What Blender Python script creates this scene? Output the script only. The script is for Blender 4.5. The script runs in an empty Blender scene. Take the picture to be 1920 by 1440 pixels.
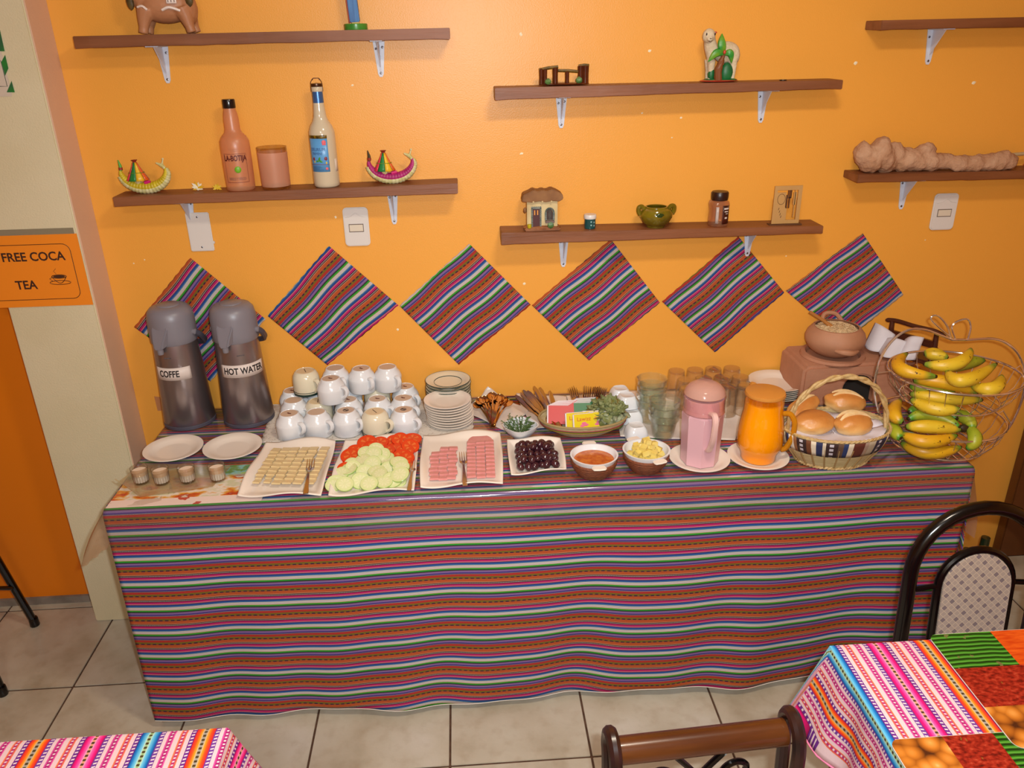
import bpy, bmesh, math, random
from mathutils import Vector, Matrix
from math import pi, sin, cos, radians, sqrt, atan2
random.seed(7)
S = bpy.context.scene
COL = S.collection
# ---------------------------------------------------------------- camera
F_PX = 1502.853; PITCH = .410871688; YAW = .0574390375; ROLL = -.019503171
CAM = Vector((1.30026, -2.482317, 1.8762))
_F = Vector((sin(YAW)*cos(PITCH), cos(YAW)*cos(PITCH), -sin(PITCH)))
_R = Vector((cos(YAW), -sin(YAW), 0)); _U = _R.cross(_F)
_r = _R*cos(ROLL)+_U*sin(ROLL); _u = -_R*sin(ROLL)+_U*cos(ROLL)
cd = bpy.data.cameras.new('camera'); cam = bpy.data.objects.new('camera', cd); COL.objects.link(cam)
cam.matrix_world = Matrix(((_r.x, _u.x, -_F.x, CAM.x), (_r.y, _u.y, -_F.y, CAM.y), (_r.z, _u.z, -_F.z, CAM.z), (0, 0, 0, 1)))
cd.sensor_fit = 'HORIZONTAL'; cd.sensor_width = 36; cd.lens = 36*F_PX/1920; cd.clip_start = .02
S.camera = cam
def ray(px, py): return _F + _r*((px-960)/F_PX) - _u*((py-720)/F_PX)
def onz(px, py, z=.7565):          # measuring aid: where a sight line meets a height
    d = ray(px, py); return CAM + d*((z-CAM.z)/d.z)
def ony(px, py, y=0.):             # ... or meets a plane parallel to the back wall
    d = ray(px, py); return CAM + d*((y-CAM.y)/d.y)
# ---------------------------------------------------------------- light
S.view_settings.view_transform = 'Standard'; S.view_settings.look = 'None'
S.view_settings.gamma = 1; S.view_settings.use_curve_mapping = False; S.view_settings.exposure = .11
W = bpy.data.worlds.new('world'); S.world = W; W.use_nodes = True
W.node_tree.nodes['Background'].inputs[0].default_value = (1, .86, .7, 1)
W.node_tree.nodes['Background'].inputs[1].default_value = .1
S.cycles.transparent_max_bounces = 40
def area(name, loc, tgt, sx, sy, power, col, sp=0):
    l = bpy.data.lights.new(name, 'AREA'); l.shape = 'RECTANGLE'; l.size = sx; l.size_y = sy; l.energy = power; l.color = col
    o = bpy.data.objects.new(name, l); COL.objects.link(o); o.location = loc
    o.rotation_euler = (Vector(tgt)-Vector(loc)).to_track_quat('-Z', 'Y').to_euler()
    if sp: l.spread = radians(sp)
    return o
fl = CAM + _r*.055 + _u*.04
area('camera_flash', fl, fl+_F, .035, .02, 25.5, (.88, .95, 1.0), 160)
area('ceiling_lamp', (1.75, -1.55, 2.66), (1.75, -1.45, 0), .36, .18, 20, (1, .87, .70))
area('ceiling_lamp', (.9, -3.2, 2.66), (.9, -3.2, 0), .5, .25, 24, (1, .90, .76))
# ---------------------------------------------------------------- materials
def L(h):
    h = h.lstrip('#'); c = [int(h[i:i+2], 16)/255 for i in (0, 2, 4)]
    return tuple([x/12.92 if x <= .04045 else ((x+.055)/1.055)**2.4 for x in c]+[1])
_M = {}
def nt_new(name):
    m = bpy.data.materials.new(name); m.use_nodes = True
    return m, m.node_tree, m.node_tree.nodes['Principled BSDF']
def setp(b, **k):
    for a, v in k.items():
        b.inputs[a.replace('_', ' ')].default_value = v
def mat(name, col='808080', rough=.5, metal=0., col2=None, nscale=30., bump=0., bscale=80., stretch=None, spec=.5, **k):
    """plain procedural material: a colour, an optional noise mix with a second colour, an optional bump"""
    if name in _M: return _M[name]
    m, nt, b = nt_new(name); n = nt.nodes; l = nt.links
    b.inputs['Base Color'].default_value = L(col); b.inputs['Roughness'].default_value = rough; b.inputs['Metallic'].default_value = metal
    b.inputs['Specular IOR Level'].default_value = spec
    for a, v in k.items(): b.inputs[a.replace('_', ' ')].default_value = v
    if col2 or bump:
        tc = n.new('ShaderNodeTexCoord'); mp = n.new('ShaderNodeMapping'); l.new(tc.outputs['Object'], mp.inputs[0])
        if stretch: mp.inputs['Scale'].default_value = stretch
    if col2:
        t = n.new('ShaderNodeTexNoise'); t.inputs['Scale'].default_value = nscale; t.inputs['Detail'].default_value = 5; l.new(mp.outputs[0], t.inputs['Vector'])
        r = n.new('ShaderNodeValToRGB'); r.color_ramp.elements[0].color = L(col); r.color_ramp.elements[1].color = L(col2)
        r.color_ramp.elements[0].position = .35; r.color_ramp.elements[1].position = .65
        l.new(t.outputs['Fac'], r.inputs[0]); l.new(r.outputs[0], b.inputs['Base Color'])
    if bump:
        t = n.new('ShaderNodeTexNoise'); t.inputs['Scale'].default_value = bscale; t.inputs['Detail'].default_value = 4; l.new(mp.outputs[0], t.inputs['Vector'])
        u = n.new('ShaderNodeBump'); u.inputs['Strength'].default_value = 1; u.inputs['Distance'].default_value = bump
        l.new(t.outputs['Fac'], u.inputs['Height']); l.new(u.outputs[0], b.inputs['Normal'])
    _M[name] = m; return m
def glassy(name, tint='ffffff', rough=.02, edge=.5, face=.06, body=0., bodycol='ffffff', ior=1.45):
    """thin clear wall: see-through, mirror-like towards grazing angles, optionally a little milky"""
    if name in _M: return _M[name]
    m = bpy.data.materials.new(name); m.use_nodes = True; nt = m.node_tree; n = nt.nodes; l = nt.links; n.clear()
    o = n.new('ShaderNodeOutputMaterial'); t = n.new('ShaderNodeBsdfTransparent'); t.inputs[0].default_value = L(tint)
    g = n.new('ShaderNodeBsdfGlossy'); g.inputs['Roughness'].default_value = rough
    f = n.new('ShaderNodeLayerWeight'); f.inputs['Blend'].default_value = .5
    pw = n.new('ShaderNodeMath'); pw.operation = 'POWER'; pw.inputs[1].default_value = 2.6; l.new(f.outputs['Facing'], pw.inputs[0])
    mr = n.new('ShaderNodeMapRange'); mr.inputs['To Min'].default_value = face; mr.inputs['To Max'].default_value = edge
    l.new(pw.outputs[0], mr.inputs['Value'])
    x = n.new('ShaderNodeMixShader'); l.new(mr.outputs[0], x.inputs[0]); l.new(t.outputs[0], x.inputs[1]); l.new(g.outputs[0], x.inputs[2])
    if body:
        d = n.new('ShaderNodeBsdfDiffuse'); d.inputs[0].default_value = L(bodycol)
        y = n.new('ShaderNodeMixShader'); y.inputs[0].default_value = body; l.new(x.outputs[0], y.inputs[1]); l.new(d.outputs[0], y.inputs[2]); x = y
    l.new(x.outputs[0], o.inputs[0]); _M[name] = m; return m
class NT:
    """tiny node-graph helper"""
    def __init__(s, nt): s.nt = nt
    def math(s, op, a, b=None, c=None):
        q = s.nt.nodes.new('ShaderNodeMath'); q.operation = op
        for i, v in enumerate((a, b, c)):
            if v is None: continue
            if isinstance(v, (int, float)): q.inputs[i].default_value = v
            else: s.nt.links.new(v, q.inputs[i])
        return q.outputs[0]
    def mix(s, f, a, b):
        q = s.nt.nodes.new('ShaderNodeMix'); q.data_type = 'RGBA'
        for i, v in ((0, f), (6, a), (7, b)):
            if isinstance(v, (int, float, tuple)): q.inputs[i].default_value = v
            else: s.nt.links.new(v, q.inputs[i])
        return q.outputs[2]
    def ramp(s, v, stops, interp='CONSTANT'):
        q = s.nt.nodes.new('ShaderNodeValToRGB'); cr = q.color_ramp; cr.interpolation = interp
        while len(cr.elements) > 1: cr.elements.remove(cr.elements[-1])
        cr.elements[0].position = stops[0][0]; cr.elements[0].color = L(stops[0][1])
        for p, c in stops[1:]:
            e = cr.elements.new(p); e.color = L(c)
        s.nt.links.new(v, q.inputs[0]); return q.outputs[0]
    def band(s, v, a, b): return s.math('MULTIPLY', s.math('GREATER_THAN', v, a), s.math('LESS_THAN', v, b))
    def dash(s, u, freq, duty): return s.math('LESS_THAN', s.math('FRACT', s.math('MULTIPLY', u, freq)), duty)
    def uv(s):
        t = s.nt.nodes.new('ShaderNodeUVMap'); x = s.nt.nodes.new('ShaderNodeSeparateXYZ'); s.nt.links.new(t.outputs[0], x.inputs[0]); return x.outputs[0], x.outputs[1], t.outputs[0]
    def noise(s, vec, scale, detail=3, stretch=None):
        if stretch:
            m = s.nt.nodes.new('ShaderNodeMapping'); m.inputs['Scale'].default_value = stretch; s.nt.links.new(vec, m.inputs[0]); vec = m.outputs[0]
        q = s.nt.nodes.new('ShaderNodeTexNoise'); q.inputs['Scale'].default_value = scale; q.inputs['Detail'].default_value = detail
        s.nt.links.new(vec, q.inputs['Vector']); return q.outputs['Fac']
    def bump(s, h, dist, b, strength=1):
        q = s.nt.nodes.new('ShaderNodeBump'); q.inputs['Distance'].default_value = dist; q.inputs['Strength'].default_value = strength
        s.nt.links.new(h, q.inputs['Height']); s.nt.links.new(q.outputs[0], b.inputs['Normal'])
# --- woven striped cloth; UV.x runs along the stripes, UV.y across them, both in metres
PER = .0828
def andean(name='striped_weave'):
    m, nt, b = nt_new(name); g = NT(nt); u, v, vec = g.uv()
    f = g.math('FRACT', g.math('DIVIDE', v, PER))
    c = g.ramp(f, [(0, '2fa53a'), (.05, '123a1e'), (.078, '5a4550'), (.10, '8a6aa6'), (.165, '4b3a8c'), (.212, '2a2330'), (.25, 'b8342c'),
                   (.335, '7c6a24'), (.40, '8a5a28'), (.445, 'c0562c'), (.55, 'c08a62'), (.578, '3a2226'), (.66, 'c01f6c'), (.73, 'e07c92'),
                   (.757, '7a4a44'), (.775, '1f4b9c'), (.835, '4a7fa8'), (.872, 'd2c4c4'), (.983, 'a89a30')])
    c = g.mix(g.math('MULTIPLY', g.band(f, .222, .242), g.dash(u, 260, .5)), c, L('c8bcd0'))
    c = g.mix(g.math('MULTIPLY', g.band(f, .605, .632), g.dash(u, 260, .55)), c, L('d8c8cc'))
    c = g.mix(g.math('MULTIPLY', g.band(f, .395, .44), g.dash(u, 62, .6)), c, L('3a2440'))
    w = g.noise(vec, 900, 2)
    c = g.mix(g.math('MULTIPLY', w, .25), c, L('40302c'))
    nt.links.new(c, b.inputs['Base Color']); b.inputs['Roughness'].default_value = .85; b.inputs['Specular IOR Level'].default_value = .2
    g.bump(g.math('SINE', g.math('MULTIPLY', v, 2600)), .0003, b)
    return m
def pinkweave(name='pink_weave'):
    m, nt, b = nt_new(name); g = NT(nt); u, v, vec = g.uv(); P = .096
    cell = g.math('DIVIDE', v, P); f = g.math('FRACT', cell)
    W_ = 'e2c3c6'
    c = g.ramp(f, [(0, '000000'), (.17, '6a2a86'), (.255, W_), (.335, 'e06a4a'), (.36, 'b4306a'), (.425, 'e8744a'), (.45, W_), (.545, 'e0509a'), (.57, 'a8246c'), (.64, 'd04a94'), (.665, W_), (.735, '6e3a92'), (.83, '000000')])
    k = g.math('FRACT', g.math('DIVIDE', g.math('FLOOR', g.math('ADD', cell, .5)), 3.))
    d = g.math('ABSOLUTE', g.math('SUBTRACT', g.math('FRACT', g.math('ADD', cell, .5)), .5))
    blue = g.ramp(d, [(0, '8fae5a'), (.04, 'b8d8c8'), (.06, '6ec4e0'), (.13, '1a78c0'), (.17, '1c3f8a')], 'LINEAR')
    pink = g.ramp(d, [(0, 'd8984a'), (.04, 'f09ac0'), (.06, 'ff5ca8'), (.12, 'f0147c'), (.17, 'a01458')], 'LINEAR')
    oran = g.ramp(d, [(0, '88888c'), (.04, 'c8b088'), (.06, 'ff9a20'), (.11, 'f8501c'), (.17, 'c81c2c')], 'LINEAR')
    main = g.mix(g.math('GREATER_THAN', k, .2), blue, g.mix(g.math('GREATER_THAN', k, .5), pink, oran))
    c = g.mix(g.math('LESS_THAN', d, .17), c, main)
    zig = g.math('ADD', u, g.math('MULTIPLY', f, .02))
    dots = g.dash(zig, 135, .42)
    rng = g.math('ADD', g.band(f, .185, .24), g.math('ADD', g.band(f, .375, .415), g.math('ADD', g.band(f, .585, .625), g.band(f, .75, .81))))
    c = g.mix(g.math('MULTIPLY', rng, dots), c, L('e6cdd2'))
    c = g.mix(g.math('MULTIPLY', g.math('LESS_THAN', d, .028), g.dash(u, 110, .5)), c, L('4a3a20'))
    nt.links.new(c, b.inputs['Base Color']); b.inputs['Roughness'].default_value = .85; b.inputs['Specular IOR Level'].default_value = .2
    g.bump(g.noise(vec, 700, 2), .0004, b)
    return m
# ---------------------------------------------------------------- mesh building
def box(x0, y0, z0, x1, y1, z1):
    V = [(x, y, z) for z in (z0, z1) for y in (y0, y1) for x in (x0, x1)]
    return V, [(0, 2, 3, 1), (4, 5, 7, 6), (0, 1, 5, 4), (2, 6, 7, 3), (0, 4, 6, 2), (1, 3, 7, 5)]
def join(*ps):
    V, F = [], []
    for v, f in ps:
        o = len(V); V += list(v); F += [tuple(i+o for i in q) for q in f]
    return V, F
def tf(vf, loc=(0, 0, 0), rot=(0, 0, 0), sc=(1, 1, 1)):
    from mathutils import Euler
    if isinstance(sc, (int, float)): sc = (sc, sc, sc)
    M = Matrix.Translation(loc) @ Euler(rot).to_matrix().to_4x4() @ Matrix.Diagonal((*sc, 1))
    return [tuple(M @ Vector(v)) for v in vf[0]], vf[1]
def lathe(prof, n=32, mod=None, sy=1., cap=True):
    V, F = [], []
    for j, (r, z) in enumerate(prof):
        for i in range(n):
            a = 2*pi*i/n; q = r*(mod(a, j) if mod else 1)
            V.append((q*cos(a), q*sin(a)*sy, z))
    for j in range(len(prof)-1):
        for i in range(n):
            k = (i+1) % n; F.append((j*n+i, j*n+k, (j+1)*n+k, (j+1)*n+i))
    if cap and prof[0][0] > 1e-6: F.append(tuple(range(n-1, -1, -1)))
    if cap and prof[-1][0] > 1e-6: F.append(tuple((len(prof)-1)*n+i for i in range(n)))
    return V, F
def shell(prof, t, n=32, mod=None, sy=1.):
    """open vessel: outer profile bottom->rim, then back down inside with wall thickness t"""
    inn = [(max(r-t, 0), max(z, prof[0][1]+t)) for r, z in reversed(prof)]
    inn = [q for i, q in enumerate(inn)] + [(0, inn[-1][1])]
    V, F = lathe([(0, prof[0][1])]+prof+inn, n, (lambda a, j: mod(a, j)) if mod else None, sy)
    return V, F
def tube(pts, r, n=8, closed=False, sec=None):
    P = [Vector(p) for p in pts]; N = len(P); rr = r if hasattr(r, '__len__') else [r]*N
    V, F = [], []; T = []
    for i in range(N):
        a = P[(i-1) % N] if (closed or i > 0) else P[i]; b = P[(i+1) % N] if (closed or i < N-1) else P[i]
        T.append((b-a).normalized() if (b-a).length > 1e-9 else Vector((0, 0, 1)))
    up = Vector((0, 0, 1)) if abs(T[0].z) < .9 else Vector((1, 0, 0)); nrm = (up-T[0]*up.dot(T[0])).normalized()
    for i in range(N):
        nrm = (nrm-T[i]*nrm.dot(T[i])).normalized(); bi = T[i].cross(nrm)
        for k in range(n):
            a = 2*pi*k/n; q = rr[i]*(sec(a) if sec else 1)
            V.append(tuple(P[i]+nrm*(q*cos(a))+bi*(q*sin(a))))
    for i in range(N if closed else N-1):
        j = (i+1) % N
        for k in range(n):
            m = (k+1) % n; F.append((i*n+k, j*n+k, j*n+m, i*n+m))
    if not closed: F.append(tuple(range(n))); F.append(tuple((N-1)*n+k for k in range(n-1, -1, -1)))
    return V, F
def bez(ps, n=12):
    """smooth curve through points (Catmull-Rom)"""
    P = [Vector(p) for p in ps]; P = [P[0]*2-P[1]]+P+[P[-1]*2-P[-2]]; out = []
    for i in range(1, len(P)-2):
        for k in range(n):
            t = k/n; a, b, c, d = P[i-1:i+3]
            out.append(.5*((2*b)+(c-a)*t+(2*a-5*b+4*c-d)*t*t+(3*b-a-3*c+d)*t**3))
    out.append(P[-2]); return out
def grid(nu, nv, f, th=0.):
    V = [tuple(f(i/nu, j/nv)) for j in range(nv+1) for i in range(nu+1)]
    F = [(j*(nu+1)+i, j*(nu+1)+i+1, (j+1)*(nu+1)+i+1, (j+1)*(nu+1)+i) for j in range(nv) for i in range(nu)]
    return V, F
def ball(r=1., n=2, c=(0, 0, 0), sc=(1, 1, 1), noise=0., seed=0, rot=(0, 0, 0)):
    bm = bmesh.new(); bmesh.ops.create_icosphere(bm, subdivisions=n, radius=1)
    rd = random.Random(seed); ph = [rd.uniform(0, 6.3) for _ in range(6)]
    V = []
    for v in bm.verts:
        p = v.co; k = 1+noise*(sin(3*p.x+ph[0])*sin(4*p.y+ph[1])+.6*sin(7*p.z+ph[2])*sin(6*p.x+ph[3])+.4*sin(9*p.y+ph[4]+5*p.z))
        V.append((p.x*r*k*sc[0], p.y*r*k*sc[1], p.z*r*k*sc[2]))
    F = [tuple(v.index for v in f.verts) for f in bm.faces]; bm.free()
    return tf((V, F), c, rot)
def prism(poly, z0, z1):
    n = len(poly); V = [(x, y, z0) for x, y in poly]+[(x, y, z1) for x, y in poly]
    return V, [tuple(range(n-1, -1, -1)), tuple(range(n, 2*n))]+[(i, (i+1) % n, n+(i+1) % n, n+i) for i in range(n)]
def ex_xz(poly, y0, y1):     # outline in x,z extruded along y (y0 = front)
    n = len(poly); V = [(x, y0, z) for x, z in poly]+[(x, y1, z) for x, z in poly]
    return V, [tuple(range(n)), tuple(range(2*n-1, n-1, -1))]+[((i+1) % n, i, n+i, n+(i+1) % n) for i in range(n)]
def ell(cx, cy, rx, ry, n=24, a0=0, a1=2*pi): return [(cx+rx*cos(a0+(a1-a0)*i/n), cy+ry*sin(a0+(a1-a0)*i/n)) for i in range(n if abs(a1-a0) > 6.28 else n+1)]
def mk(name, vf, m, parent=None, smooth=True, bevel=0., uv=None, solid=0., sub=0, remesh=0., label=None, angle=35, weld=False):
    me = bpy.data.meshes.new(name); me.from_pydata([tuple(v) for v in vf[0]], [], vf[1]); me.update()
    if uv:
        ul = me.uv_layers.new(name='UVMap')
        for l in me.loops: ul.data[l.index].uv = uv(vf[0][l.vertex_index], l.vertex_index)
    for q in (m if isinstance(m, (list, tuple)) else [m]): me.materials.append(q)
    if bevel or weld or not uv:
        bm = bmesh.new(); bm.from_mesh(me)
        if bevel: bmesh.ops.bevel(bm, geom=[e for e in bm.edges if len(e.link_faces) == 2 and e.calc_face_angle(0) > .6], offset=bevel, segments=2, affect='EDGES', clamp_overlap=True)
        if not uv: bmesh.ops.recalc_face_normals(bm, faces=bm.faces)
        bm.to_mesh(me); bm.free()
    if smooth:
        for p in me.polygons: p.use_smooth = True
        try: me.set_sharp_from_angle(angle=radians(angle))
        except Exception: pass
    o = bpy.data.objects.new(name, me); COL.objects.link(o)
    if parent: o.parent = parent
    if remesh:
        q = o.modifiers.new('r', 'REMESH'); q.mode = 'VOXEL'; q.voxel_size = remesh; q.use_smooth_shade = True
        q = o.modifiers.new('s', 'SMOOTH'); q.iterations = 4
    if sub: q = o.modifiers.new('s', 'SUBSURF'); q.levels = sub; q.render_levels = sub
    if solid: q = o.modifiers.new('t', 'SOLIDIFY'); q.thickness = solid; q.offset = 1 if solid > 0 else -1; q.thickness = abs(solid)
    if label: o['label'] = label
    return o
def tag(o, label, cat, group=None):
    o['label'] = label; o['category'] = cat
    if group: o['group'] = group
    return o
def thing(name, label, cat, loc=(0, 0, 0), rz=0., group=None, rot=None):
    o = bpy.data.objects.new(name, None); o.empty_display_size = .02; COL.objects.link(o); o.location = loc
    o.rotation_euler = rot if rot else (0, 0, rz); return tag(o, label, cat, group)
def struct(name, vf, m, parent=None, **k):
    o = mk(name, vf, m, parent, **k)
    if not parent: o['kind'] = 'structure'
    return o
def dup(o, loc=None, rz=None, label=None, group=None, rot=None):
    def cp(q, par):
        c = q.copy(); COL.objects.link(c); c.parent = par
        for ch in [x for x in bpy.data.objects if x.parent == q and x != c]: cp(ch, c)
        return c
    kids = KIDS.get(o.name)
    if kids is None: kids = KIDS[o.name] = [(x, [y for y in bpy.data.objects if y.parent == x]) for x in bpy.data.objects if x.parent == o]
    c = o.copy(); COL.objects.link(c)
    for ch, gs in kids:
        d = ch.copy(); COL.objects.link(d); d.parent = c
        for q in gs:
            e = q.copy(); COL.objects.link(e); e.parent = d
    if loc is not None: c.location = loc
    if rz is not None: c.rotation_euler = (0, 0, rz)
    if rot is not None: c.rotation_euler = rot
    if label: c['label'] = label
    if group: c['group'] = group
    return c
KIDS = {}
def place(proto, i, loc, rz=0., label=None, group=None, rot=None):
    """first use moves the proto itself, later uses copy it"""
    if i == 0:
        proto.location = loc; proto.rotation_euler = rot if rot else (0, 0, rz)
        if label: proto['label'] = label
        if group: proto['group'] = group
        return proto
    return dup(proto, loc, rz, label, group, rot)
def textvf(s, size, depth=.0006, align='CENTER', sx=1., bold=0.):
    c = bpy.data.curves.new('t', 'FONT'); c.body = s; c.size = size; c.extrude = depth/2; c.align_x = align; c.align_y = 'CENTER'; c.resolution_u = 3; c.offset = bold
    o = bpy.data.objects.new('t', c); COL.objects.link(o); dg = bpy.context.evaluated_depsgraph_get(); dg.update()
    me = o.evaluated_get(dg).to_mesh(); V = [(v.co.x*sx, v.co.y, v.co.z) for v in me.vertices]; F = [tuple(p.vertices) for p in me.polygons]
    o.evaluated_get(dg).to_mesh_clear(); bpy.data.objects.remove(o); bpy.data.curves.remove(c); return V, F
def stand(vf): return [(x, -z, y) for x, y, z in vf[0]], vf[1]         # flat text -> facing -y
def wrap(vf, R, a0=0., rf=None):                                      # x,y flat -> round a cylinder, facing -y
    V = []
    for x, y, z in vf[0]:
        r = (rf(y) if rf else R)+z; a = a0+x/R
        V.append((r*sin(a), -r*cos(a), y))
    return V, vf[1]
def gridflat(w, h, nx=12, ny=2, x0=None, y0=None):
    x0 = -w/2 if x0 is None else x0; y0 = -h/2 if y0 is None else y0
    return grid(nx, ny, lambda a, b: (x0+w*a, y0+h*b, 0))
ORD = ['first', 'second', 'third', 'fourth', 'fifth', 'sixth', 'seventh', 'eighth', 'ninth', 'tenth', 'eleventh', 'twelfth']
# ================================================================ ROOM
m_wall = None
def wallmat():
    m, nt, b = nt_new('orange_paint'); g = NT(nt); n = nt.nodes; l = nt.links
    t = n.new('ShaderNodeTexCoord'); v = t.outputs['Object']
    c = g.mix(g.noise(v, 1.3, 3), L('eca645'), L('e89f3c'))
    chip = g.math('GREATER_THAN', g.noise(v, 22, 5), .80); c = g.mix(g.math('MULTIPLY', chip, .55), c, L('f2c9a0'))
    scr = g.math('GREATER_THAN', g.noise(v, 9, 6, (4, 4, .7)), .83); c = g.mix(g.math('MULTIPLY', scr, .5), c, L('8a4a18'))
    l.new(c, b.inputs['Base Color']); b.inputs['Roughness'].default_value = .38; b.inputs['Specular IOR Level'].default_value = .45
    h = g.math('ADD', g.noise(v, 260, 2), g.math('MULTIPLY', g.noise(v, 14, 3), 1.)); g.bump(h, .00035, b); return m
m_wall = wallmat()
m_cream = mat('cream_paint', 'dacfae', .5, col2='d2c6a2', nscale=3, bump=.0008, bscale=200)
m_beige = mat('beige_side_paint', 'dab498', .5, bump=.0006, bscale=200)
m_white = mat('white_plastic', 'd8d2cc', .35)
m_grey = mat('grey_plaster', '8d8378', .8, col2='6f665c', nscale=12)
struct('wall_back', box(-1.9, 0, -.02, 3.9, .12, 2.75), m_wall)
struct('wall_left', box(-2.0, -3.9, -.02, -1.9, .12, 2.75), m_wall)
struct('wall_right', box(3.9, -3.9, -.02, 4.0, .12, 2.75), m_wall)
struct('wall_front', box(-2.0, -4.0, -.02, 4.0, -3.9, 2.75), mat('cream_wall', 'd8c4a0', .7))
struct('ceiling', box(-2.0, -4.0, 2.75, 4.0, .12, 2.85), mat('white_ceiling', 'd8cfc0', .8))
# left pillar with cream front and pinkish-beige side
px0, px1, pyf = -.0545, .2, -.1245
pil = struct('trim_1', box(px0, pyf, 0, px1-.004, 0, 2.75), m_cream, bevel=.004)
pil['label'] = 'cream painted pillar at the left end of the orange wall'
mk('side_face', box(px1-.004, pyf+.003, 0, px1, -.0005, 2.75), m_beige, pil, smooth=False)
lp = struct('wall_left_panel', box(-1.9, -.0012, 0, px0-.0003, -.0001, 2.75), mat('deep_orange', 'e07a0a', .45), smooth=False)  # thin slab in a deeper orange than the back wall
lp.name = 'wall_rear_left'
struct('baseboard_left', box(-1.9, -.012, 0, px0, 0, .028), m_grey)
# white specks of filler on the wall
m_chip = mat('filler', 'efe2c0', .7)
wb = bpy.data.objects['wall_back']
for i, (x, y, r) in enumerate([(977, 64, 4), (978, 288, 4), (983, 532, 4), (661, 160, 3), (629, 407, 3.2), (746, 618, 3.5), (271, 487, 2), (251, 494, 2), (1218, 95, 4), (1604, 118, 5), (1826, 155, 5), (1277, 221, 3), (1204, 212, 2.5), (1260, 258, 2), (1474, 480, 2), (1735, 450, 2)]):
    p = ony(x, y, 0); R = r/760
    o = mk('filler_spot', tf(ball(1, 1, noise=.25, seed=i), p, (0, 0, 0), (R, .0012, R*.85)), m_chip, wb)
# brown wooden door edge far right
q0 = ony(1893, 900, 0)
dr = struct('door_1', box(3.30, -.045, 0, 3.88, -.001, 2.05), mat('brown_door', '6a3a18', .45, col2='57300f', nscale=6, stretch=(1, 1, .08)), bevel=.004)
mk('door_panel', box(3.40, -.052, .25, 3.78, -.045, .95), mat('brown_door'), dr, bevel=.003, smooth=False)
mk('door_panel', box(3.40, -.052, 1.1, 3.78, -.045, 1.9), mat('brown_door'), dr, bevel=.003, smooth=False)
# floor: slab with tiles set on it, grout recessed
fl_o = struct('floor', box(-1.9, -3.9, -.05, 3.9, 0, -.004), mat('grout', '5e4230', .9, col2='49301f', nscale=40), smooth=False)
def tilemat():
    m, nt, b = nt_new('beige_tile'); g = NT(nt); n = nt.nodes; l = nt.links
    ge = n.new('ShaderNodeNewGeometry'); oi = n.new('ShaderNodeObjectInfo'); v = ge.outputs['Position']
    c = g.ramp(g.noise(v, 5, 8), [(.3, 'a89c86'), (.45, 'bcb29e'), (.6, 'c4bcaa'), (.75, 'cdc6b8')], 'LINEAR')
    c = g.mix(g.math('MULTIPLY', g.ramp(g.noise(v, 24, 5), [(.5, '000000'), (.72, 'ffffff')], 'LINEAR'), .25), c, L('937a5c'))
    c = g.mix(g.math('MULTIPLY', oi.outputs['Random'], .12), c, L('a08a6c'))
    l.new(c, b.inputs['Base Color']); b.inputs['Roughness'].default_value = .36
    g.bump(g.noise(v, 60, 4), .0006, b); return m
m_tile = tilemat(); T = .4; gp = .0065
tile0 = None
for i in range(-5, 10):
    for j in range(-9, 2):
        x0 = T*i; y0 = T*j-.44
        x1, y1 = min(x0+T, 3.9), min(y0+T, 0); x0 = max(x0, -1.9); y0 = max(y0, -3.9)
        if x1-x0 < .03 or y1-y0 < .03: continue
        full = abs(x1-x0-T) < 1e-6 and abs(y1-y0-T) < 1e-6
        if full and tile0:
            o = tile0.copy(); COL.objects.link(o); o.location = (x0, y0, 0); o.parent = fl_o
        else:
            o = mk('tile', box(gp/2, gp/2, -.0045, x1-x0-gp/2, y1-y0-gp/2, 0), m_tile, fl_o, bevel=.0012, smooth=False); o.location = (x0, y0, 0)
            if full: tile0 = o
# ================================================================ SHELVES
m_shelf = mat('brown_shelf_wood', '8a5432', .5, col2='72401f', nscale=8, bump=.0006, bscale=60, stretch=(.25, 3, 3))
m_brk = mat('white_bracket', 'ccd0dc', .4); m_screw = mat('steel_screw', '808086', .3, 1.)
def bracket(parent, x, ztop, drop, lean=0.):
    w0, w1 = .017, .008
    P = [(-w0, 0), (w0, 0), (w1+lean, -drop+.008), (w1*.5+lean, -drop), (-w1*.5+lean, -drop), (-w1+lean, -drop+.008)]
    b1 = ex_xz([(x+a, ztop+b) for a, b in reversed(P)], -.003, -.0005)
    b2 = box(x-w0, -.085, ztop-.0025, x+w0, -.001, ztop-.0002)
    rib = tube([(x, -.003, ztop-.01), (x+lean, -.003, ztop-drop+.014)], .0022, 6)
    gus = [(x-.0009, -.003, ztop-.003), (x+.0009, -.003, ztop-.003), (x+.0009, -.003, ztop-drop*.75), (x-.0009, -.003, ztop-drop*.75), (x-.0009, -.07, ztop-.003), (x+.0009, -.07, ztop-.003)]
    G = (gus, [(0, 3, 2, 1), (0, 1, 5, 4), (0, 4, 3), (1, 2, 5), (3, 4, 5, 2)])
    o = mk('bracket', join(b1, b2, rib, G), m_brk, parent, smooth=False)
    for sx, sz in ((-.009, -.022), (.009, -.018), (lean, -drop+.01)):
        mk('screw', tf(ball(1, 1), (x+sx, -.0036, ztop+sz), (0, 0, 0), (.0036, .0018, .0036)), m_screw, o)
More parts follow.
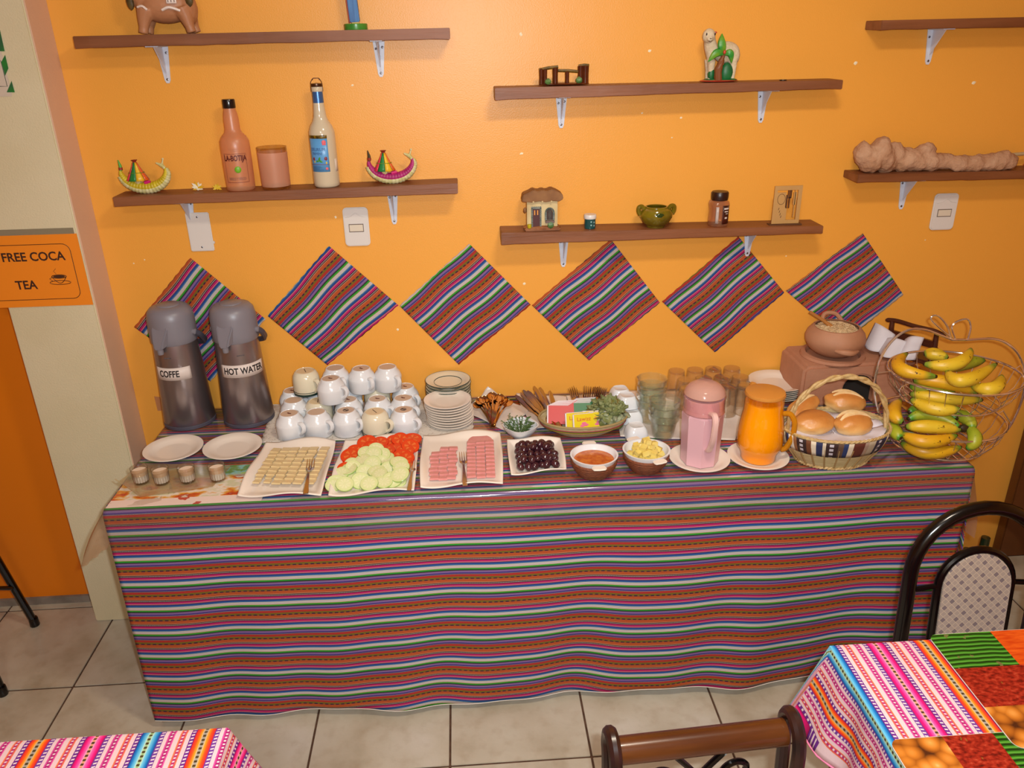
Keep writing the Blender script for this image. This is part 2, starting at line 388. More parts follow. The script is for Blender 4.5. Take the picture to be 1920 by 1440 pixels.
def shelf(label, a, b, th0, th1, brs, depth=.10, x1=None):
    A = ony(*a, -depth); B = ony(*b, -depth)
    if x1: B = Vector((x1, -depth, B.z+(x1-B.x)*(B.z-A.z)/(B.x-A.x)))
    s = thing('plank_shelf', label, 'shelf', (0, 0, 0), group='brown plank shelves on the orange wall')
    nx = 24; rd = random.Random(label)
    V = []; F = []
    for i in range(nx+1):
        t = i/nx; x = A.x+(B.x-A.x)*t; zt = A.z+(B.z-A.z)*t; th = th0+(th1-th0)*t; w = rd.uniform(-.0009, .0009) if 0 < i < nx else -.002
        V += [(x, -depth+abs(w), zt), (x, -.0005, zt), (x, -.0005, zt-th), (x, -depth+abs(w)*.5, zt-th+w)]
    for i in range(nx):
        o = 4*i
        for k in range(4): F.append((o+k, o+(k+1) % 4, o+4+(k+1) % 4, o+4+k))
    F += [(3, 2, 1, 0), (4*nx, 4*nx+1, 4*nx+2, 4*nx+3)]
    mk('board', (V, F), m_shelf, s, bevel=.0015, smooth=False)
    def top(x): return A.z+(B.z-A.z)*(x-A.x)/(B.x-A.x)
    for bx, by, ln in brs:
        P = ony(bx, by, 0); x = P.x; zt = top(x)-(th0+(th1-th0)*(x-A.x)/(B.x-A.x))
        bracket(s, x, zt, zt-P.z, ln)
    return top
sTL = shelf('brown plank shelf at upper left, under the clay bull and the blue post', (135, 68), (843, 52), .029, .027, [(316, 156, 0), (715, 144, 0)])
sML = shelf('brown plank shelf at left, holding the two bottles and two straw boats', (210, 370), (858, 344), .026, .028, [(361, 428, 0), (740, 420, 0)])
sC1 = shelf('brown plank shelf at upper centre, under the log fence and the sheep', (928, 165), (1582, 150), .031, .023, [(1052, 240, 0), (1425, 230, 0)])
sC2 = shelf('brown plank shelf at centre, holding the clay house, bowl and jars', (940, 437), (1545, 424), .035, .022, [(1056, 500, 0), (1400, 480, 0)])
sR1 = shelf('empty-looking brown plank shelf at upper right corner', (1655, 38), (1920, 32), .024, .029, [(1738, 121, 0)], x1=3.35)
sR2 = shelf('brown plank shelf at right, under the roll of raw wool', (1610, 328), (1920, 320), .022, .027, [(1688, 392, 0)], x1=3.35)
# ================================================================ WALL CLOTHS
m_and = andean()
def wallcloth(i, label, cs, ph, sgn):
    c = [ony(x, y, 0) for x, y in cs]      # top, left, bottom, right
    T_, Lf, B_, R_ = c
    side = ((T_-Lf).length+(R_-B_).length)/2; acr = ((T_-R_).length+(Lf-B_).length)/2
    rd = random.Random(i); n = 40
    def f(a, b):      # a along stripe left->top, b across
        p = (Lf*(1-a)+T_*a)*(1-b)+(B_*(1-a)+R_*a)*b
        fray = (.0007*sin(a*190+i)*(1 if b in (0, 1) else 0))
        return (p.x+fray, -.0028-.0016*sin(pi*a)*sin(pi*b)-.001*sin(6*a+3*b+i)*sin(pi*a)*sin(pi*b), p.z-fray)
    V, F = grid(n, n, f)
    def uv(co, vi):
        a = (vi % (n+1))/n; b = (vi//(n+1))/n
        return (a*side, ph*PER+sgn*(b*acr+.0035*sin(7*a+2*b+i*2)*sin(pi*a)))
    o = mk('cloth_square', (V, F), m_and, uv=uv, solid=.0012)
    tag(o, label, 'cloth', 'striped cloth squares hung as diamonds'); return o
DC = [[(357, 483), (252, 613), (395, 715), (498, 598)], [(617, 461), (502, 592), (614, 684), (747, 572)], [(880, 457), (749, 573), (860, 683), (995, 571)],
      [(1145, 448), (997, 572), (1104, 675), (1237, 567)], [(1384, 443), (1241, 565), (1340, 660), (1470, 548)], [(1617, 437), (1473, 545), (1583, 640), (1693, 552)]]
DL = ['striped cloth diamond on wall partly behind the two steel airpots', 'striped cloth diamond above the pile of white cups, second from left', 'striped cloth diamond above the stack of plates, left of the clay house shelf',
      'striped cloth diamond under the middle of the clay house shelf', 'striped cloth diamond under the right end of the clay house shelf', 'rightmost striped cloth diamond, behind the clay pot of oats']
DP = [(.46, 1), (.86, -1), (.93, 1), (.45, 1), (.34, -1), (.55, 1)]
for i in range(6): wallcloth(i, DL[i], DC[i], *DP[i])
# ================================================================ SWITCH PLATES
def plate(label, cs, kind):
    P = [ony(x, y, 0) for x, y in cs]; cx = sum(p.x for p in P)/4; cz = sum(p.z for p in P)/4
    w = (P[1].x-P[0].x+P[2].x-P[3].x)/4; h = (P[0].z-P[3].z+P[1].z-P[2].z)/4
    t = thing('power_socket' if kind else 'blank_plate', label, 'socket' if kind else 'plate', (cx, 0, cz))
    if kind:
        poly = []
        for sx, sz, a in ((1, 1, 0), (-1, 1, pi/2), (-1, -1, pi), (1, -1, 3*pi/2)):
            poly += [(sx*(w-.012)+.012*cos(a+k*pi/8), sz*(h-.012)+.012*sin(a+k*pi/8)) for k in range(5)]
        mk('cover', ex_xz(list(reversed(poly)), -.010, -.0005), m_white, t, bevel=.003)
        mk('insert', box(-w*.55, -.0118, -h*.22, w*.52, -.010, h*.12), mat('ivory', 'd8ccb8', .4), t, smooth=False, bevel=.0005)
        mk('insert_outline', join(box(-w*.6, -.0108, -h*.26, w*.57, -.0099, -h*.22), box(-w*.6, -.0108, h*.12, w*.57, -.0099, h*.16), box(-w*.6, -.0108, -h*.22, -w*.55, -.0099, h*.12), box(w*.52, -.0108, -h*.22, w*.57, -.0099, h*.12)), mat('dark_gap', '6a5a50', .6), t, smooth=False)
        mk('arch_ridge', tube([(-w*.8, -.0102, h*.5), (-w*.4, -.0102, h*.55), (0, -.0102, h*.72), (w*.4, -.0102, h*.55), (w*.8, -.0102, h*.5)], .0012, 6), m_white, t)
    else:
        mk('cover', box(-w, -.007, -h, w, -.0005, h), m_white, t, bevel=.0025, smooth=False)
        for z in (h*.78, -h*.78): mk('screw', tf(ball(1, 1), (0, -.0075, z), (0, 0, 0), (.0034, .0015, .0034)), m_screw, t)
        mk('cable_stub', box(w, -.006, -h*.62, w+.004, -.001, -h*.5), m_white, t, smooth=False)
plate('blank white wall plate below the left bracket of the bottle shelf', [(347, 398), (392, 398), (403, 470), (360, 470)], 0)
plate('white wall socket cover below the bottle shelf, right of its blank neighbour', [(642, 388), (690, 388), (695, 460), (649, 460)], 1)
plate('white wall socket cover below the wool shelf at right', [(1753, 362), (1797, 362), (1783, 430), (1739, 430)], 1)
# ================================================================ SIGNS ON THE PILLAR
def pil_pt(x, y): p = ony(x, y, pyf-.001); return p
A = pil_pt(0, 440); B = pil_pt(145, 440); C_ = pil_pt(175, 571)
zt, zb, xr = (A.z+B.z)/2, C_.z, .1935; xl = -.0545-.045
t = thing('paper_sign', 'orange paper sign reading FREE COCA TEA in a clear sleeve on the cream pillar', 'sign', ((xl+xr)/2, pyf, (zt+zb)/2))
hw, hh = (xr-xl)/2, (zt-zb)/2
mk('paper', box(-hw, -.0022, -hh, hw, -.0008, hh), mat('orange_paper', 'ef8a1c', .5), t, smooth=False)
m_ink = mat('dark_ink', '3a1c10', .6)
def yline(x, z): return (x, -.0026, z)
fx0, fx1, fz0, fz1, rr = -hw+.01, hw-.028, -hh+.022, hh-.028, .022
fr = []
for cx, cz, a in ((fx1-rr, fz1-rr, 0), (fx0+rr, fz1-rr, pi/2), (fx0+rr, fz0+rr, pi), (fx1-rr, fz0+rr, 1.5*pi)):
    fr += [yline(cx+rr*cos(a+k*pi/10), cz+rr*sin(a+k*pi/10)) for k in range(6)]
mk('border_line', tube(fr, .0009, 4, closed=True), m_ink, t)
cpx = pil_pt(61, 482); cpz = pil_pt(50, 535); ox, oz = (xl+xr)/2, (zt+zb)/2
mk('lettering', tf(stand(textvf('FREE COCA', .036, sx=.94, bold=.0007)), (cpx.x-ox+.002, -.0026, cpx.z-oz)), m_ink, t, smooth=False)
mk('lettering', tf(stand(textvf('TEA', .036, sx=.94, bold=.0007)), (cpz.x-ox, -.0026, cpz.z-oz)), m_ink, t, smooth=False)
cu = pil_pt(112, 522); cx, cz = cu.x-ox, cu.z-oz
mk('cup_drawing', join(tube([yline(cx+.021*cos(a), cz+.005*sin(a)+.006) for a in [k*pi/8 for k in range(16)]], .0011, 4, closed=True),
    tube([yline(cx-.021+.042*k/8, cz+.006-.02*sin(pi*k/8)) for k in range(9)], .0009, 4), ex_xz(ell(cx, cz+.006, .017, .0035, 16), -.003, -.0022),
    tube([yline(cx+.03*cos(a), cz-.012+.006*sin(a)) for a in [k*pi/8 for k in range(16)]], .0009, 4, closed=True),
    tube([yline(cx-.020, cz+.004), yline(cx-.028, cz), yline(cx-.020, cz-.008)], .0009, 4),
    tube([yline(cx-.006, cz+.014), yline(cx-.012, cz+.022), yline(cx-.004, cz+.03)], .0005, 4)), m_ink, t)
mk('sleeve_strip', box(-hw, -.0022, hh, hw-.006, -.0008, hh+.017), glassy('sleeve_clear', 'ded8c8', .15, .4, .1, .25, 'c8c4b0'), t, smooth=False)
# poster fragment, white with green shapes
P0 = pil_pt(20, 0); P1 = pil_pt(27, 176)
t = thing('poster', 'white poster with green triangles at the top left corner of the photo', 'poster', (0, pyf, P1.z))
X = lambda x, y: (pil_pt(x, y).x, pil_pt(x, y).z-P1.z)
mk('sheet', box(-.0545, -.0016, -.006, .112, -.0005, .56), mat('poster_white', 'cdbfae', .5), t, smooth=False)
mg = mat('poster_green', '1f7a2a', .5, col2='2a5a3c', nscale=20)
for pl in ([(0, 55), (9, 96), (0, 96)], [(10, 103), (16, 128), (10, 142), (3, 116)], [(22, 152), (28, 173), (13, 173)]):
    mk('green_shape', ex_xz([X(*q) for q in pl], -.0024, -.0016), mg, t, smooth=False)
mk('thin_frame', tube([(X(0, 113)[0], -.0019, X(0, 113)[1]), (X(2, 115)[0], -.0019, X(2, 115)[1]), (X(14, 162)[0], -.0019, X(14, 162)[1]), (X(0, 162)[0], -.0019, X(0, 162)[1])], .0008, 4), mat('poster_line', '3c4a3c', .6), t)
# ================================================================ BUFFET TABLE
TX0, TX1, TYF, TZ = .328, 2.688, -.626, .752
m_tw = mat('orange_brown_wood', '9a5a20', .55, col2='7c4516', nscale=8, stretch=(1, 1, .2))
t = thing('buffet_table', 'long wooden buffet table hidden under the striped cloth against the orange wall', 'table', ((TX0+TX1)/2, -.31, 0))
ox = (TX0+TX1)/2; oy = -.31
mk('tabletop', box(TX0-ox+.002, TYF-oy+.006, TZ-.03, TX1-ox-.002, -.012-oy, TZ-.0025), m_tw, t, smooth=False, bevel=.002)
mk('apron', box(TX0-ox+.03, TYF-oy+.03, TZ-.12, TX1-ox-.03, TYF-oy+.055, TZ-.03), m_tw, t, smooth=False)
for x in (TX0+.004, TX1-.05):
    for y in (TYF+.012, -.09):
        mk('leg', box(x-ox, y-oy, 0, x-ox+.05, y-oy+.05, TZ-.03), m_tw, t, smooth=False, bevel=.003)
# cloth: top + rounded front edge + wavy front drop; stripes run along x
R_E = .019; yb = -.004; drop = .70
def cl_pt(u, s, off=0.):
    """u 0..1 along x; s = metres from the front edge, positive down the front, negative back over the top"""
    x = TX0-.001+(TX1-TX0+.002)*u
    if s <= 0: return Vector((x, TYF-.002+R_E-s, TZ+off)), s
    q = R_E*pi/2
    if s < q:
        a = s/R_E; return Vector((x, TYF-.002+R_E-(R_E+off)*sin(a), TZ-R_E+(R_E+off)*cos(a))), s
    d = s-q; k = d/drop
    w = k**1.3*(.013*sin(19*u+1.2+.8*sin(7*u))+.007*sin(41*u+2*k)+.004*sin(73*u+1.+3*k))
    if u < .05: w *= u/.05
    if u > .95: w += -k*.006
    return Vector((x, TYF-.002-off-abs(k*.012)-w*.9+.006*k, TZ-R_E-d-.0)), s
def hem(u): return drop+.008*sin(3.2*u+.3)+.003*sin(17*u)-.002*sin(31*u)
nu, sv = 220, [-.60, -.45, -.3, -.15, -.05, 0]+[R_E*pi/2*k/5 for k in range(1, 6)]
nd = 46
V = []; UVc = []
for j, s in enumerate(sv+[None]*nd):
    for i in range(nu+1):
        u = i/nu
        ss = s if s is not None else R_E*pi/2+hem(u)*(j-len(sv)+1)/nd
        p, q = cl_pt(u, ss); V.append(tuple(p)); k = max(0, ss)/drop
        UVc.append((u*2.36, ss-.004+.011*k*sin(15*u+1+1.5*sin(5*u))+.008*k*sin(33*u+2.3+k)))
nr = len(sv)+nd
F = [(j*(nu+1)+i, (j+1)*(nu+1)+i, (j+1)*(nu+1)+i+1, j*(nu+1)+i+1) for j in range(nr-1) for i in range(nu)]
clo = mk('tablecloth', (V, F), m_and, uv=lambda c, vi: UVc[vi], solid=.0012)
tag(clo, 'multicoloured striped tablecloth hanging down the front of the long buffet table', 'tablecloth')
# side fold of the cloth at the right end, draped back
def sidef(a, b):
    s = b*.62; y = TYF+.002+a*.30; w = .03*b*sin(9*a+2*b)+.02*b
    return (TX1+.002+w, y-.01*b, TZ-.004-s*(1-.25*a))
Vs, Fs = grid(24, 26, sidef)
mk('side_drop', (Vs, Fs), m_and, clo, uv=lambda c, vi: ((vi % 25)/24*.30, (vi//25)/26*.62+.35*(vi % 25)/24*.3), solid=.0012)
mk('white_hem', tube([cl_pt(i/120, R_E*pi/2+hem(i/120))[0]+Vector((0, -.0012, 0)) for i in range(121)], .0014, 5), mat('hem_white', 'd8d0c4', .8), clo)
# clear plastic cover over everything
m_film = glassy('clear_film', 'f8f5f2', .11, .5, .075, .03, 'd8ccc4')
V = []; sv2 = [-.605, -.4, -.2, -.08, -.02, 0]+[R_E*pi/2*k/8 for k in range(1, 9)]+[R_E*pi/2+.012*k for k in range(1, 9)]
n2 = 160
for s in sv2:
    for i in range(n2+1):
        u = i/n2; p, _ = cl_pt(u, s, .0022+.0006*sin(60*u+s*40)+.0008*sin(23*u)); V.append(tuple(p+Vector((0, -.0004 if s > 0 else 0, 0))))
F = [(j*(n2+1)+i, (j+1)*(n2+1)+i, (j+1)*(n2+1)+i+1, j*(n2+1)+i+1) for j in range(len(sv2)-1) for i in range(n2)]
film = mk('plastic_cover', (V, F), m_film, uv=lambda c, vi: (c[0], c[1]))
tag(film, 'clear plastic sheet laid over the striped cloth of the buffet table', 'cover')
m_film2 = glassy('cloudy_film', 'ead8c6', .12, .5, .08, .28, 'c8a488')
# loose corners of the film hanging at both ends
def hangl(a, b):
    top = Vector((TX0-.001, TYF+.01+.19*a, TZ-.001)); k = b
    p = top+Vector((-.05*k-.02*sin(5*a+1)*k, -.03*k*(1-a)+.0*k, -(.20-.10*a)*k)); p.x += .010*sin(9*a+4*k)*k; return p
def hangl2(a, b):
    A = Vector((TX0-.001, TYF+.004, TZ-.002)); B = Vector((TX0-.001, TYF+.10, TZ-.002)); tip = onz(150, 1068, .575)
    base = A.lerp(B, a); e = tip+Vector((.085*a, .02*a, .06*a+.004*sin(20*a))); p = base.lerp(e, b); p.x -= .012*sin(pi*b)*sin(2*pi*a); p.y -= .02*sin(pi*b)*(1-a); return p
mk('hanging_corner', grid(14, 16, hangl2), m_film2, film, uv=lambda c, vi: (c[0], c[1]))
def hangr(a, b):
    p = Vector((TX1+.004, TYF+.01+.2*a, TZ-.001)); return p+Vector((.03*b+.018*sin(6*a+3*b)*b+.02*b, .0, -.24*b*(1-.2*a)))
mk('hanging_corner', grid(14, 14, hangr), m_film2, film, uv=lambda c, vi: (c[0], c[1]))
def backl(a, b): return Vector((.263+.16*a, -.006-.004*b, TZ+.001+.055*b*(1-a*.6)))
mk('turned_up_edge', grid(8, 5, backl), m_film2, film, uv=lambda c, vi: (c[0], c[1]))
# printed placemat at the left end
def foodprint():
    m, nt, b = nt_new('food_print'); g = NT(nt); u, v, vec = g.uv()
    n1 = g.noise(vec, 10, 4, (1, 1.8, 1)); n2_ = g.noise(vec, 30, 3)
    c = g.ramp(n1, [(.25, '3c1a1c'), (.33, '8a3428'), (.38, 'd8c8b0'), (.44, 'c8c49c'), (.5, 'e2d4c6'), (.54, 'd8a040'), (.58, 'c8541c'), (.62, 'a83418'), (.65, 'd8ccb8'), (.72, '4a2420')], 'LINEAR')
    top = g.ramp(n2_, [(.3, '3c7a6a'), (.45, '6a8a3c'), (.55, '7ab0b4'), (.7, '9ab43c')], 'LINEAR')
    c = g.mix(g.ramp(v, [(.13, '000000'), (.155, 'ffffff')], 'LINEAR'), c, top)
    c = g.mix(g.math('LESS_THAN', v, .035), c, g.mix(g.math('GREATER_THAN', n1, .6), L('e6cfc4'), L('b84a3c')))
    nt.links.new(c, b.inputs['Base Color']); b.inputs['Roughness'].default_value = .3; return m
pm = mk('printed_placemat', box(TX0+.004, TYF+.012, TZ+.0022, .735, TYF+.215, TZ+.0032), foodprint(), uv=lambda c, vi: (c[0], c[1]-TYF-.012))
tag(pm, 'placemat printed with food pictures under the four small glasses', 'placemat')
# ================================================================ THINGS ON THE SHELVES
Y0 = -.055
def at_shelf(px, top, y=Y0):
    p = ony(px, 400 if top in (sML, sC2, sR2) else 100, y)
    for _ in range(4):      # settle x so that the sight column at shelf height is used
        z = top(p.x); d = z
        a = ony(px, 0, y); b = ony(px, 600, y); k = (z-a.z)/(b.z-a.z); p = a.lerp(b, k)
    return Vector((p.x, y, top(p.x)+.0004))
def lift(p): return p
# --- clay bull
m_clay = mat('red_clay', 'b47c56', .5, col2='a46c46', nscale=9)
m_wpaint = mat('white_clay_paint', 'e6d6cc', .6); m_dolive = mat('dark_olive_clay', '5e4a20', .5, col2='3e3216', nscale=60)
p = at_shelf(320, sTL); t = thing('clay_bull', 'terracotta clay bull figurine with white painted trim on the upper left shelf', 'figurine', p)
HB = -.024
parts = [ball(1, 3, (0, 0, .094+HB), (.074, .042, .045)), ball(1, 2, (-.05, 0, .115+HB), (.04, .034, .04)), ball(1, 2, (-.082, -.004, .130+HB), (.026, .022, .032)), ball(1, 2, (.058, 0, .085+HB), (.024, .034, .042))]
for sx in (-1, 1):
    for sy in (-1, 1):
        x = sx*.058
        parts.append(tube([(x*.8, sy*.018, .062), (x*.96, sy*.02, .036), (x*1.04, sy*.021, .016), (x*1.1, sy*.021, .002)], [.026, .018, .0125, .013], 10))
mk('body', join(*parts), m_clay, t, remesh=.0028)
for s in (-1, 1): mk('horn', tube(bez([(-.09, s*.014, .155), (-.098, s*.028, .168), (-.1, s*.03, .185)], 4), [.006]*5+[.005, .004, .002, .001], 6), m_clay, t)
def patch(cx, cz, w, h, ya, a0=0):   # raised paint lying on the belly side
    return grid(8, 4, lambda a, b: (cx+w*(a-.5), ya*sqrt(max(.05, 1-((cz+h*(b-.5)-.094)/.05)**2))-.004, cz+h*(b-.5)+a0*sin(pi*a)))
mk('saddle_ornament', patch(.03, .112, .026, .03, -.040), m_wpaint, t, solid=.002)
for k in range(3): mk('ornament_line', tube([(.022+.008*k, -.046, .100), (.022+.008*k, -.045, .124)], .0008, 5), m_ink, t)
mk('white_scallop', tube(bez([(.002, -.043, .082), (.022, -.046, .088), (.048, -.040, .080)], 6), .0035, 6), m_wpaint, t)
mk('white_scallop', tube(bez([(-.062, -.036, .090), (-.048, -.042, .092), (-.036, -.043, .083)], 6), .003, 6), m_wpaint, t)
mk('tail_tuft', ball(1, 2, (.072, -.028, .108), (.011, .009, .018), .1), m_dolive, t)
mk('mane_patch', ball(1, 2, (-.083, -.022, .104), (.01, .008, .02), .1), m_dolive, t)
for q in [x for x in bpy.data.objects if x.parent == t and x.name.split('.')[0] != 'body']: q.location.z = HB
# --- blue post on green base
p = at_shelf(668, sTL); t = thing('painted_post', 'blue painted post on a round green base, cut by the top edge', 'ornament', p)
mk('round_base', lathe([(.031, 0), (.0315, .002), (.0315, .014), (.030, .0155)], 32), mat('green_gloss', '2f7a2c', .3, col2='4a8a30', nscale=30), t)
mk('blue_post', tf(box(-.013, -.011, .0, .013, .011, .13), (-.001, 0, .019), (0, radians(-3), 0)), mat('blue_paint', '23548e', .5, col2='3a74ae', nscale=40, stretch=(3, 3, .3)), t, bevel=.002)
mk('stub', box(-.009, -.008, .0145, .01, .008, .021), mat('yellow_stub', 'c8a84a', .6), t)
mk('red_edge', tf(box(-.0155, -.006, .018, -.013, .006, .15), (-.001, 0, 0), (0, radians(-3), 0)), mat('red_edge_paint', '9c3424', .6), t)
# --- reed boats
def boat(label, px, hullc, straw, tip, loc, flip=1):
    t = thing('reed_boat', label, 'boat', loc, group='small straw boats with colourful sails')
    n = 132; P = []; R = []; P2 = []; R2 = []
    for i in range(n+1):
        a = i/n; ang = -1.75+3.6*a      # a crescent: left stern up, right bow up
        x = .064*sin(ang); z = .042-.036*cos(ang)+.006*abs(sin(ang))**3
        rb = .0035+.0095*sin(pi*a)**.8
        P.append((x, 0, z)); R.append(rb*(1+.05*cos(2*pi*a*26)))
        P2.append((x+.005*sin(ang), 0, z-.005*cos(ang)-.0005)); R2.append((rb*1.02)*(1+.06*cos(2*pi*a*26)))
    mk('hull', tf(tube(P, R, 12), (0, 0, .0125), (0, 0, 0), (1, 1.15, 1)), hullc, t)
    mk('straw_keel', tf(tube(P2[14:], R2[14:], 12), (0, 0, .0115), (0, 0, 0), (1, 1.05, 1)), straw, t)
    e = Vector(P[-1])+Vector((0, 0, .012)); s0 = Vector(P[0])+Vector((0, 0, .012))
    mk('bow_head', join(tube([e, e+Vector((-.006, 0, .008)), e+Vector((-.022, 0, .016))], [.0045, .006, .0022], 8), tube([e+Vector((-.006, 0, .010)), e+Vector((-.001, 0, .025))], [.003, .0016], 6), ball(.0035, 1, e+Vector((-.001, 0, .026)))), straw, t)
    mk('stern_tip', tube([s0, s0+Vector((.001, 0, .014)), s0+Vector((-.002, 0, .03))], [.005, .0045, .0012], 8), tip, t)
    mk('stern_ring', tube([s0+Vector((.0005, 0, .002)), s0+Vector((.001, 0, .009))], [.0062, .0058], 8), mat('dark_red_thread', '8a2418', .6), t)
    cols = ['c81f6c', '6a2a7a', 'd8344a', '1f7a3a', 'e0b020', 'd85a20', '6a2a7a', '1f7a3a']
    for k, c in enumerate(cols):
        a0 = -pi*.95+2*pi*k/8; a1 = a0+2*pi/8*.94
        V = []; F = []
        for j in range(6):
            b = j/5; r = .0055+.026*b**1.15; z = .088-.050*b
            for q in range(4):
                a = a0+(a1-a0)*q/3; V.append((-.020+r*sin(a), -r*cos(a)*.8, z))
        F = [(j*4+q, j*4+q+1, (j+1)*4+q+1, (j+1)*4+q) for j in range(5) for q in range(3)]
        mk('sail_strip', (V, F), mat('strip_'+c, c, .35), t, solid=.001)
    mk('sail_top', lathe([(.004, .084), (.0045, .090), (.009, .095)], 10), mat('dark_red_thread'), t).location = (-.020, 0, 0)
    mk('sail_thread', tube([(-.020+.0215*sin(a), -.0215*.8*cos(a), .060) for a in [2*pi*k/20 for k in range(20)]], .0008, 5, closed=True), mat('olive_thread', '6a8a20', .6), t)
    mk('sail_stem', tube([(-.020, 0, .02), (-.020, 0, .06)], .011, 8), mat('pale_straw', 'c8b478', .7), t)
    mk('bundle', tube([(.0, -.006, .031), (.016, -.006, .034)], [.006, .004], 8), mat('strip_c81f6c'), t)
    return t
m_ylw = mat('yellow_reed', 'b8a012', .5, col2='d0bc28', nscale=60); m_straw = mat('straw', 'b8b068', .6, col2='d6cfa0', nscale=90)
m_mag = mat('magenta_reed', '96145a', .45, col2='b02870', nscale=60)
pz = lambda p: p
p = at_shelf(277, sML); p.z -= .0002; boat('yellow straw reed boat with a cone of coloured strips at left', 277, m_ylw, m_straw, mat('green_reed', '4a9a20', .5), p)
p = at_shelf(736, sML); boat('magenta straw reed boat with a cone of coloured strips', 736, m_mag, m_straw, mat('dark_reed', '3a3018', .5), p)
# --- little straw stars
def star(label, px, sc, cols, n):
    t = thing('straw_star', label, 'ornament', at_shelf(px, sML, -.05))
    rd = random.Random(px)
    for k in range(n):
        a = -.35+(pi+.7)*k/(n-1); l = .019*sc*rd.uniform(.75, 1.1); w = .0042*sc
        d = Vector((cos(a), -.25+.3*rd.random(), sin(a))); s = Vector((-sin(a), 0, cos(a)))
        b = Vector((0, 0, .009*sc))
        V = [b-s*w*.3, b+s*w*.3, b+d*l*.55+s*w, b+d*l, b+d*l*.55-s*w]
        mk('petal', (V, [(0, 1, 2, 3, 4)]), mat('petal_'+cols[k % len(cols)], cols[k % len(cols)], .5), t, solid=.0008, smooth=False)
    mk('core', ball(.004*sc, 1, (0, 0, .0045*sc), (1.4, 1, 1)), mat('petal_'+cols[0]), t)
star('white and yellow straw star to the left of the frosted bottle', 372, 1.0, ['e2d8b8', 'd8a820', 'e8e0c8'], 8)
star('small yellow straw star touching the foot of the frosted bottle', 408, .75, ['d8b020', 'e0c040'], 6)
# --- frosted bottle LA BOTIJA
m_frost = glassy('frosted_glass', 'fadcb4', .35, .40, .06, .26, 'e8b890')
p = at_shelf(453, sML); t = thing('frosted_bottle', 'frosted glass bottle with black cap and dark red lettering', 'bottle', p)
pr = [(.036, 0), (.0400, .003), (.0405, .012), (.0412, .06), (.0415, .120), (.0405, .138), (.034, .150), (.0245, .160), (.0215, .170), (.0212, .195), (.0195, .210), (.0165, .222), (.0160, .228)]
mk('glass_body', lathe(pr, 40), m_frost, t, angle=60)
m_cap = mat('black_cap', '140e10', .22)
mk('cap', lathe([(.0172, .226), (.0178, .228), (.0178, .2465), (.0165, .250), (0, .250)], 28), m_cap, t)
m_dred = mat('dark_red_ink', '5a1c18', .5)
Rb = .0413
mk('lettering', wrap(tf(textvf('LA-BOTIJA', .0215, .0006, sx=.66, bold=.0007), (0, .093, 0)), Rb, .12), m_dred, t, smooth=False)
m_dredfade = mat('faded_red_ink', '96604a', .6)
mk('lettering', wrap(tf(textvf('VINOS Y PISCO', .011, .0006, sx=.66, bold=.0003), (0, .036, 0)), Rb, .12), m_dredfade, t, smooth=False)
mk('frame_line', join(*[wrap(gridflat(w, h, 14, 2, x, y), Rb+.0003, .12) for x, y, w, h in ((-.033, .105, .066, .0009), (-.033, .026, .0009, .08), (.032, .026, .0009, .08), (-.033, .026, .066, .0009))]), m_dred, t)
mk('green_grape', wrap(tf(ball(1, 2), (.004, .062, .0), (0, 0, 0), (.0095, .0095, .0016)), Rb, .12), mat('lime', '6aa81c', .4), t)
mk('small_print', join(*[wrap(gridflat(w, .0007, 8, 1, -w/2, y), Rb+.0003, .12) for w, y in ((.026, .118), (.018, .113))]), m_dredfade, t)
# --- frosted tumbler
p = at_shelf(519, sML); t = thing('frosted_tumbler', 'wide frosted glass tumbler with a clear rim between the two bottles', 'glass', p)
mk('frosted_wall', lathe([(.0405, .008), (.0410, .012), (.0425, .103)], 36, cap=False), glassy('frosted_tumbler_glass', 'f6d8bc', .4, .35, .06, .40, 'dcac90'), t)
m_clear = glassy('clear_glass', 'f2eee8', .02, .75, .07)
mk('clear_base', lathe([(.039, 0), (.0405, .001), (.0405, .0078)], 36), m_clear, t)
mk('clear_rim', lathe([(.0425, .1035), (.043, .117), (.0418, .1175), (.0413, .1035)], 36, cap=False), m_clear, t)
# --- cream bottle with light blue label
p = at_shelf(614, sML); t = thing('cream_bottle', 'tall cream coloured bottle with a light blue label and wire topped blue neck', 'bottle', p)
pr = [(.033, 0), (.0368, .004), (.0375, .012), (.0372, .140), (.0362, .155), (.031, .170), (.0225, .183), (.0185, .195), (.0165, .215), (.0148, .238)]
mk('glass_body', lathe(pr, 40), mat('cream_glass', 'c8b89c', .12, spec=.7), t, angle=60)
mk('neck_foil', lathe([(.0154, .232), (.0150, .262)], 24), mat('blue_foil', '4a74b8', .25, .6), t)
mk('glass_lip', lathe([(.0150, .262), (.0160, .264), (.0160, .272), (.0145, .275)], 24), mat('cream_glass'), t)
mk('cap', lathe([(.0165, .275), (.0170, .277), (.0165, .283), (0, .285)], 24), mat('dark_gold_cap', '4a2c18', .3, .5), t)
mk('wire_cage', join(*[tube(bez([(s*.0165, -.002, .262), (s*.0155, -.002, .285), (s*.008, 0, .297), (s*.010, 0, .292)], 5), .0009, 5) for s in (-1, 1)], tube([(-.008, 0, .297), (.008, 0, .297)], .0009, 5)), m_screw, t)
Rl = .0375; la = -.28
def lab(x, y, w, h, c, z=.0005, nx=14): return wrap(tf(gridflat(w, h, nx, 2, x, y), (0, 0, z)), Rl, la)
mk('label', lab(-.029, .046, .058, .092, 0), mat('sky_blue_label', '5a9ad0', .35), t, solid=.0003)
mk('label_band', lab(-.029, .138, .058, .009, 0), mat('black_gold', '2a1e0a', .3, col2='8a6a10', nscale=120), t, solid=.0003)
m_lab = mat('label_blue_ink', '2c4a80', .5); m_pinkele = mat('pink_print', 'd85a64', .5)
